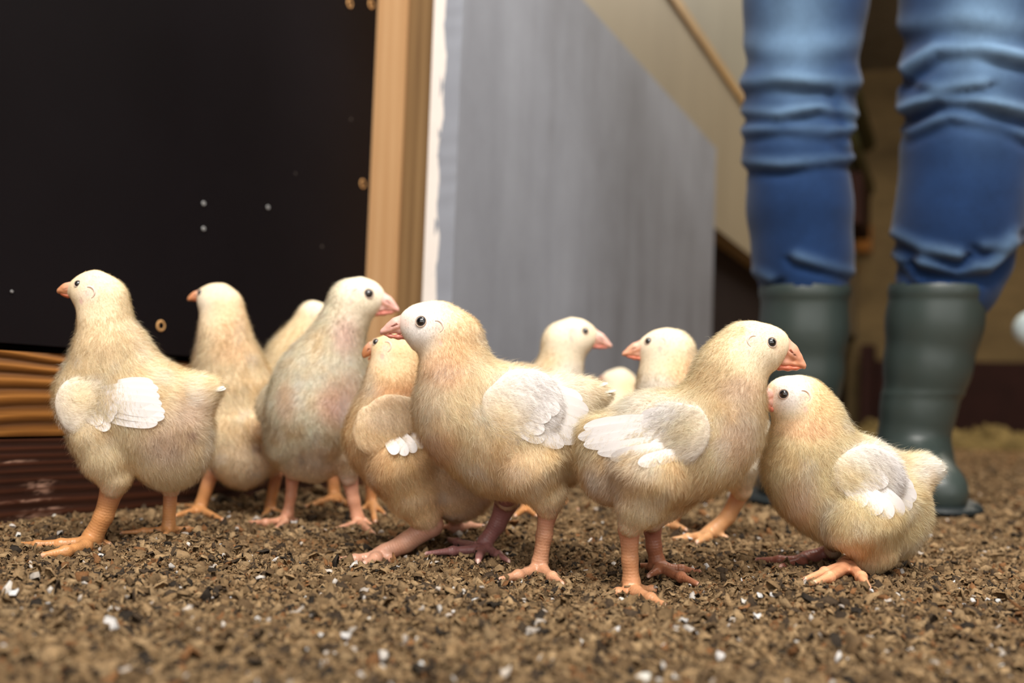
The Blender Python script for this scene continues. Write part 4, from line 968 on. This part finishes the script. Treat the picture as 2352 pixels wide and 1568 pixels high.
    mesh_obj('down', np.concatenate(AV), [np.concatenate(AQ), np.concatenate(AT)], M['down'], root, smooth=True, colors=np.concatenate(AC), attrs={'custom_normal': np.concatenate(AG)})

for i, c in enumerate(CH): build_chick(c, 100 + i)

# ------------------------------------------------------------------ floor and litter
FT = np.array(FOOT)
def ground_h(x, y):
    d2 = (x[:, None] - FT[None, :, 0]) ** 2 + (y[:, None] - FT[None, :, 1]) ** 2
    w = 1 / (d2 + 1.5e-4) ** 1.5; w0 = 1 / (0.05 ** 2) ** 1.5
    z = (w * FT[None, :, 2]).sum(1) / (w.sum(1) + w0)
    return z
def bumps(x, y):
    q = np.stack([x, y, 0 * x], 1)
    dm = np.concatenate([np.sqrt(((x[i:i + 20000, None] - FT[None, :, 0]) ** 2 + (y[i:i + 20000, None] - FT[None, :, 1]) ** 2).min(1)) for i in range(0, len(x), 20000)])
    return np.clip(dm / .03, .08, 1) * (0.0056 * (vnoise(q * 32 + 5) - .5) + 0.0034 * (vnoise(q * 85 + 11) - .5)) +  0.0011 * np.sin(x * 61 + 2.2 * np.sin(y * 37)) * np.sin(y * 71 + 1.7 * np.sin(x * 43)) + 0.0006 * np.sin(x * 173 + y * 90) * np.sin(y * 190 - x * 60)
k = N('litter_ground'); c = coords(k, (1, 1, 1))
n1 = k.n('TexNoise', {'Vector': c, 'Scale': 160.0, 'Detail': 8.0, 'Roughness': 0.75}); n2 = k.n('TexNoise', {'Vector': c, 'Scale': 14.0, 'Detail': 4.0})
mx = k.n('Mix', {'Factor': 0.3, 2: n1.outputs[0], 3: n2.outputs[0]}, data_type='FLOAT')
colr = k.ramp(mx.outputs[0], [(0.3, tuple(lin((62, 46, 32)))), (0.48, tuple(lin((116, 88, 58)))), (0.62, tuple(lin((146, 114, 78)))), (0.8, tuple(lin((190, 164, 130))))])
p = k.n('BsdfPrincipled', {'Base Color': colr, 'Roughness': 0.9, 'Specular IOR Level': 0.15})
bp_ = k.n('Bump', {'Height': n1.outputs[0], 'Strength': 0.8, 'Distance': 0.004}); k.t.links.new(bp_.outputs[0], p.inputs['Normal'])
M['ground'] = k.end(p.outputs[0])
def grid(xs, ys):
    X, Y = np.meshgrid(xs, ys, indexing='ij'); x, y = X.ravel(), Y.ravel()
    nz = np.concatenate([ground_h(x[i:i + 20000], y[i:i + 20000]) for i in range(0, len(x), 20000)]) + bumps(x, y)
    nu, nv = X.shape; ii = (np.arange(nu - 1)[:, None] * nv + np.arange(nv - 1)[None]).ravel()
    return np.stack([x, y, nz], 1), np.stack([ii, ii + nv, ii + nv + 1, ii + 1], 1)
xs = np.concatenate([np.linspace(-3, -0.85, 12)[:-1], np.arange(-0.85, 1.0, 0.005), np.linspace(1.0, 9, 40)])
ys = np.concatenate([np.linspace(-1.5, 0.25, 10)[:-1], np.arange(0.25, 1.6, 0.005), np.linspace(1.6, 9, 60)])
V, F = grid(xs, ys)
tag(mesh_obj('floor', V, [F], M['ground']), kind='structure')

k = N('bark_litter'); a = k.n('Attribute', attribute_name='pigment'); c = coords(k, (1, 1, 1))
nz = k.n('TexNoise', {'Vector': c, 'Scale': 700.0, 'Detail': 6.0, 'Roughness': .75}); n2 = k.n('TexNoise', {'Vector': c, 'Scale': 230.0, 'Detail': 4.0})
mm = k.n('Mix', {'Factor': .45, 2: nz.outputs[0], 3: n2.outputs[0]}, data_type='FLOAT')
fr_ = k.ramp(mm.outputs[0], [(.30, (.34, .33, .32)), (.47, (1.0, 1.0, 1.0)), (.72, (1.35, 1.33, 1.28))])
ml = k.n('Mix', {0: 1.0, 6: a.outputs['Color'], 7: fr_}, data_type='RGBA', blend_type='MULTIPLY')
p = k.n('BsdfPrincipled', {'Base Color': ml.outputs[2], 'Roughness': .85, 'Specular IOR Level': .2})
bp = k.n('Bump', {'Height': mm.outputs[0], 'Strength': 1.0, 'Distance': .0025}); k.t.links.new(bp.outputs[0], p.inputs['Normal'])
M['chip'] = k.end(p.outputs[0])
def chips(n, ylo, yhi, size, seedv, palette, probs, hmul=1.0, thick=1.0):
    r = np.random.default_rng(seedv)
    y = np.exp(r.uniform(math.log(ylo), math.log(yhi), n)); x = r.uniform(-0.56, 0.56, n) * y * 1.06
    # keep to the room side of the beams
    t = (np.stack([x, y, 0 * x], 1) - FR[0]) @ FR[2]; qC = np.stack([x, y, 0 * x], 1) - oC; k_ = (t > 0.004) & ~(((qC @ FC[2]) < 0.006) & ((qC @ FC[1]) > -0.012)) & ~((t < tJ[4] + .006) & ((np.stack([x, y, 0 * x], 1) - FR[0]) @ FR[1] > S_J - .012)); x, y = x[k_], y[k_]; n = len(x)
    z = np.concatenate([ground_h(x[i:i + 20000], y[i:i + 20000]) for i in range(0, n, 20000)]) + bumps(x, y)
    a = np.clip(size * np.exp(r.normal(0, .45, n)), size * .35, size * 2.6); b = a * r.uniform(.35, .8, n); th = a * r.uniform(.06, .26, n) * thick
    yaw = r.uniform(0, 2 * math.pi, n); tx = r.normal(0, .42, n); ty = r.normal(0, .38, n)
    ux = np.stack([np.cos(yaw) * np.cos(ty), np.sin(yaw) * np.cos(ty), np.sin(ty)], 1)
    uy = np.stack([-np.sin(yaw) * np.cos(tx), np.cos(yaw) * np.cos(tx), np.sin(tx)], 1)
    un = np.cross(ux, uy); un /= np.linalg.norm(un, axis=1, keepdims=True)
    ctr = np.stack([x, y, z + r.uniform(-.0004, .0016, n) * hmul + .18 * a * (np.abs(np.sin(tx)) + np.abs(np.sin(ty)))], 1)
    ang = np.array([0.3, 1.3, 2.2, 3.4, 4.4, 5.4])
    ring = []
    for q in range(6):
        aa = ang[q] + r.normal(0, .2, n); rad = r.uniform(.5, 1.25, n)
        ring.append(ctr + (np.cos(aa) * rad * a * .5)[:, None] * ux + (np.sin(aa) * rad * b * .5)[:, None] * uy + (r.normal(0, .15, n) * a)[:, None] * un)
    top = np.stack(ring, 1); bot = top - (th[:, None] * un)[:, None]
    mid = (ctr + (th * .5 + r.normal(0, .12, n) * a)[:, None] * un)[:, None]
    V = np.concatenate([top, bot, mid], 1); base = np.arange(n)[:, None] * 13
    TT = np.concatenate([np.stack([base[:, 0] + 12, base[:, 0] + q, base[:, 0] + (q + 1) % 6], 1) for q in range(6)])
    QQ = np.concatenate([np.stack([base[:, 0] + q, base[:, 0] + q + 6, base[:, 0] + (q + 1) % 6 + 6, base[:, 0] + (q + 1) % 6], 1) for q in range(6)])
    pal = np.array([lin(q) for q in palette]); ci = r.choice(len(pal), n, p=np.array(probs) / sum(probs))
    C = pal[ci] * r.uniform(.75, 1.25, n)[:, None]
    C = np.repeat(C, 13, 0) * r.uniform(.85, 1.12, n * 13)[:, None]
    return V.reshape(-1, 3), QQ, TT, np.clip(C, 0, .9)
PAL = [(140, 113, 80), (158, 130, 95), (112, 89, 63), (74, 60, 46), (168, 140, 104), (140, 98, 62), (54, 46, 38)]
PR = [.28, .22, .19, .10, .12, .05, .04]
sets = [chips(56000, .33, 1.15, .0048, 1, PAL, PR, 1, 1), chips(26000, 1.0, 3.2, .0085, 2, PAL, PR, 2), chips(120000, .33, 1.3, .0019, 3, PAL, PR, 1, 1.4)]
off = 0; A = [[], [], [], []]
for (v, q, t, cc) in sets:
    A[0].append(v); A[1].append(q + off); A[2].append(t + off); A[3].append(cc); off += len(v)
lt = mesh_obj('bark_litter', np.concatenate(A[0]), [np.concatenate(A[1]), np.concatenate(A[2])], M['chip'], smooth=False, colors=np.concatenate(A[3]))
tag(lt, 'brown crumbled bark bedding covering the floor under the chicks', 'litter', kind='stuff')
v, q, t, cc = chips(1100, .33, 2.2, .0040, 9, [(226, 218, 210), (204, 192, 180), (236, 232, 230)], [1, .9, .5], 2.0, 1.3)
v[:, 2] += .0008
tag(mesh_obj('white_flakes', v, [q, t], M['chip'], smooth=False, colors=cc), 'scattered small white crumbs and flakes lying on the brown bedding', 'litter flakes', kind='stuff')

# straw-coloured ridge of bedding along the back of the barn
def ridge():
    s_ = np.linspace(0, 1, 160); a = np.linspace(0, math.pi, 20)
    p0 = P(1840, 930, 3.6); p1 = P(2500, 985, 3.6); r = np.random.default_rng(4); V = []
    for q in s_:
        c_ = p0 + (p1 - p0) * q; h = .06 + .02 * math.sin(q * 31) + .013 * math.sin(q * 77 + 1) + .008 * math.sin(q * 160)
        for x in a: V.append((c_[0], c_[1] - .16 * math.cos(x) * (1 + .1 * math.sin(q * 50)), -.01 + (h + .012 * r.normal()) * math.sin(x)))
    nv = 20; ii = (np.arange(159)[:, None] * nv + np.arange(nv - 1)[None]).ravel()
    return np.array(V), np.stack([ii, ii + nv, ii + nv + 1, ii + 1], 1)
M['straw'] = m_plain('straw', (104, 88, 54), 0.9, 0.1, 0.6, 60, 0.3, (30, 30, 30))
V, F = ridge(); tag(mesh_obj('straw_ridge', V, [F], M['straw']), 'lumpy straw-yellow ridge of bedding on the floor far behind the boots', 'straw', kind='stuff')

# ------------------------------------------------------------------ person in jeans and rubber boots
DP = 1.28; sp_ = FPX / DP
pe = empty('person', tuple(PZ(2010, 1165, 0))); tag(pe, 'person standing behind the chicks, blue jeans tucked into dark green rubber boots', 'person')
k = N('blue_denim'); c = coords(k, (1, 1, 1)); a_ = k.n('Attribute', attribute_name='pigment')
wv = k.n('TexNoise', {'Vector': coords(k, (900, 900, 160)), 'Scale': 1.0, 'Detail': 2.0})
n2 = k.n('TexNoise', {'Vector': c, 'Scale': 30.0, 'Detail': 5.0})
fa = k.n('Mix', {'Factor': .5, 2: wv.outputs[0], 3: n2.outputs[0]}, data_type='FLOAT')
sc_ = k.ramp(fa.outputs[0], [(.3, (.75, .75, .75)), (.7, (1.25, 1.25, 1.25))])
ml = k.n('Mix', {0: 1.0, 6: a_.outputs['Color'], 7: sc_}, data_type='RGBA', blend_type='MULTIPLY')
p = k.n('BsdfPrincipled', {'Base Color': ml.outputs[2], 'Roughness': .85, 'Specular IOR Level': .15, 'Sheen Weight': .15})
M['denim'] = k.end(p.outputs[0])
M['rubber'] = m_plain('green_rubber', (54, 64, 61), .4, .5, 0, 10, .06)
M['sole'] = m_plain('dark_rubber_sole', (26, 34, 36), .5, .4)
paxis = ray(2000, 600); paxis /= np.linalg.norm(paxis)
f = Field()
legL = [(1856, -330, 165), (1852, -150, 152), (1850, 0, 138), (1838, 200, 127), (1830, 330, 119), (1836, 480, 116), (1843, 590, 110), (1846, 652, 104)]
legR = [(2250, -330, 175), (2240, -150, 163), (2238, 0, 152), (2226, 200, 145), (2222, 350, 136), (2208, 470, 132), (2196, 550, 130), (2178, 640, 112)]
f.chain(chain_pts(dict(p=legL, dz=90), DP), .02, paxis, 1.0); f.chain(chain_pts(dict(p=legR, dz=-30), DP), .02, paxis, 1.0)
f.chain(chain_pts(dict(p=[(1900, -480, 210), (2200, -480, 215)], dz=40), DP), .06, paxis, .8)
f.chain(chain_pts(dict(p=[(1950, -640, 200), (2140, -640, 200)], dz=40), DP), .06, paxis, .8)
JV, JF = f.mesh(.0045); JV = smooth_mesh(JV, JF, 2); JN = vnormals(JV, JF); jx, jy, _ = proj(JV)
FOLDS = [  # polyline px, width px, height px (folds of cloth at knee and ankle)
 ([(1700, 190), (1780, 178), (1870, 185), (1965, 190)], 20, 10), ([(1705, 255), (1790, 262), (1880, 245), (1960, 262)], 14, 11), ([(1700, 300), (1800, 288), (1900, 300), (1955, 290)], 16, 7), ([(1710, 372), (1800, 378), (1890, 368), (1955, 360)], 15, 9),
 ([(1830, 590), (1900, 610), (1955, 625)], 14, 8), ([(1735, 625), (1770, 640)], 14, 9), ([(1930, 215), (1955, 290), (1945, 330)], 14, 8), ([(1700, 100), (1850, 110), (1960, 95)], 30, 5),
 ([(2085, 160), (2150, 112), (2250, 108), (2360, 135)], 18, 13), ([(2080, 250), (2150, 222), (2240, 228), (2370, 262)], 18, 15), ([(2085, 180), (2160, 200), (2260, 190)], 14, 8), ([(2080, 60), (2200, 40), (2350, 60)], 26, 7), ([(2090, 300), (2180, 262), (2300, 280), (2360, 310)], 16, 8),
 ([(2062, 540), (2120, 568), (2200, 585)], 15, 13), ([(2120, 600), (2200, 618), (2270, 610), (2325, 560)], 18, 14), ([(2065, 590), (2110, 640)], 14, 8), ([(2330, 530), (2300, 560), (2260, 565)], 14, 7)]
disp = np.zeros(len(JV))
for poly, w, h in FOLDS:
    dmin = np.full(len(JV), 1e9); sgn = np.zeros(len(JV))
    for (x0, y0), (x1, y1) in zip(poly[:-1], poly[1:]):
        bx, by = x1 - x0, y1 - y0; t = np.clip(((jx - x0) * bx + (jy - y0) * by) / (bx * bx + by * by), 0, 1)
        dx, dy = jx - x0 - t * bx, jy - y0 - t * by; dd = np.hypot(dx, dy); m = dd < dmin; dmin[m] = dd[m]; sgn[m] = np.sign(dy[m])
    e = sgn * dmin
    h = h * 1.3 * (0.75 + .25 * np.sin(jx * .031 + w)); disp += h * np.exp(-(e / w) ** 2) - h * .9 * np.exp(-((e - w * 1.5) / (w * .8)) ** 2)
JV = JV + JN * (disp / sp_)[:, None]
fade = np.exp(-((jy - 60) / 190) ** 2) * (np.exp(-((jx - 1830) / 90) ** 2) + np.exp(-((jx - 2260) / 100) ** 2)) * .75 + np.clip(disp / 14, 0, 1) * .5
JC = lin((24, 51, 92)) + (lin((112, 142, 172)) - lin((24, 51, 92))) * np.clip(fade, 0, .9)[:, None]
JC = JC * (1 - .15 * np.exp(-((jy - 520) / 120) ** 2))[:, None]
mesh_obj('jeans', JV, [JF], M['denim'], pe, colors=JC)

def boot(shaft, foot, sole, dz, name='rubber_boot'):
    f = Field(); f.chain(chain_pts(dict(p=shaft, dz=dz), DP), .012, paxis, 1.12)
    f.chain(chain_pts(dict(p=foot), DP), .022)
    # rim band at the top and the ridges moulded in the shaft
    q = chain_pts(dict(p=[shaft[0]], dz=dz), DP)[0]
    V, F = f.mesh(.0035); V = smooth_mesh(V, F, 2); Nn = vnormals(V, F); qx, qy, _ = proj(V)
    top = shaft[0][1]
    # flat open top, thicker band under it
    keep = V[F].mean(1); kx, ky, _ = proj(keep); F = F[ky > top - 4]
    band = (np.exp(-((qy - top - 12) / 14) ** 4) * .0022 + np.exp(-((qy - top - 250) / 6) ** 2) * .001)
    V = V + Nn * band[:, None]
    used = np.unique(F); mp = np.full(len(V), -1); mp[used] = np.arange(len(used)); V = V[used]; F = mp[F]
    V[:, 2] = np.maximum(V[:, 2], .012)
    bo = mesh_obj(name, V, [F], M['rubber'], pe)
    f = Field()
    pts = [(np.array([x, y, .009]), r) for (x, y, r) in sole]
    f.chain(pts, .02, np.array([0, 0, 1.0]), .22)
    V, F = f.mesh(.003); V[:, 2] = np.clip(V[:, 2], 0.001, .017); mesh_obj('sole', V, [F], M['sole'], bo)
sR = [(2157, 655, 104), (2145, 740, 100), (2130, 840, 90), (2108, 940, 77), (2096, 1020, 73), (2094, 1070, 76)]
fR = [(2092, 1095, 66, 20), (2100, 1075, 70, -40), (2125, 1112, 66, -150), (2152, 1128, 52, -215), (2162, 1132, 44, -240)]
h = P(2092, 1150, DP + 40 / sp_); t_ = P(2158, 1160, DP - 225 / sp_)
boot(sR, fR, [(h[0], h[1], .042), ((h[0] + t_[0]) / 2, (h[1] + t_[1]) / 2, .040), (t_[0], t_[1], .044)], -30)
sL = [(1848, 658, 103), (1846, 760, 99), (1843, 860, 91), (1840, 950, 78), (1842, 1030, 73), (1844, 1060, 76)]
fL = [(1846, 1078, 66, 110), (1838, 1062, 70, 60), (1820, 1090, 66, -60), (1806, 1105, 52, -130), (1802, 1108, 44, -160)]
h = P(1846, 1130, DP + 130 / sp_); t_ = P(1804, 1140, DP - 150 / sp_)
boot(sL, fL, [(h[0], h[1], .042), ((h[0] + t_[0]) / 2, (h[1] + t_[1]) / 2, .040), (t_[0], t_[1], .044)], 90)
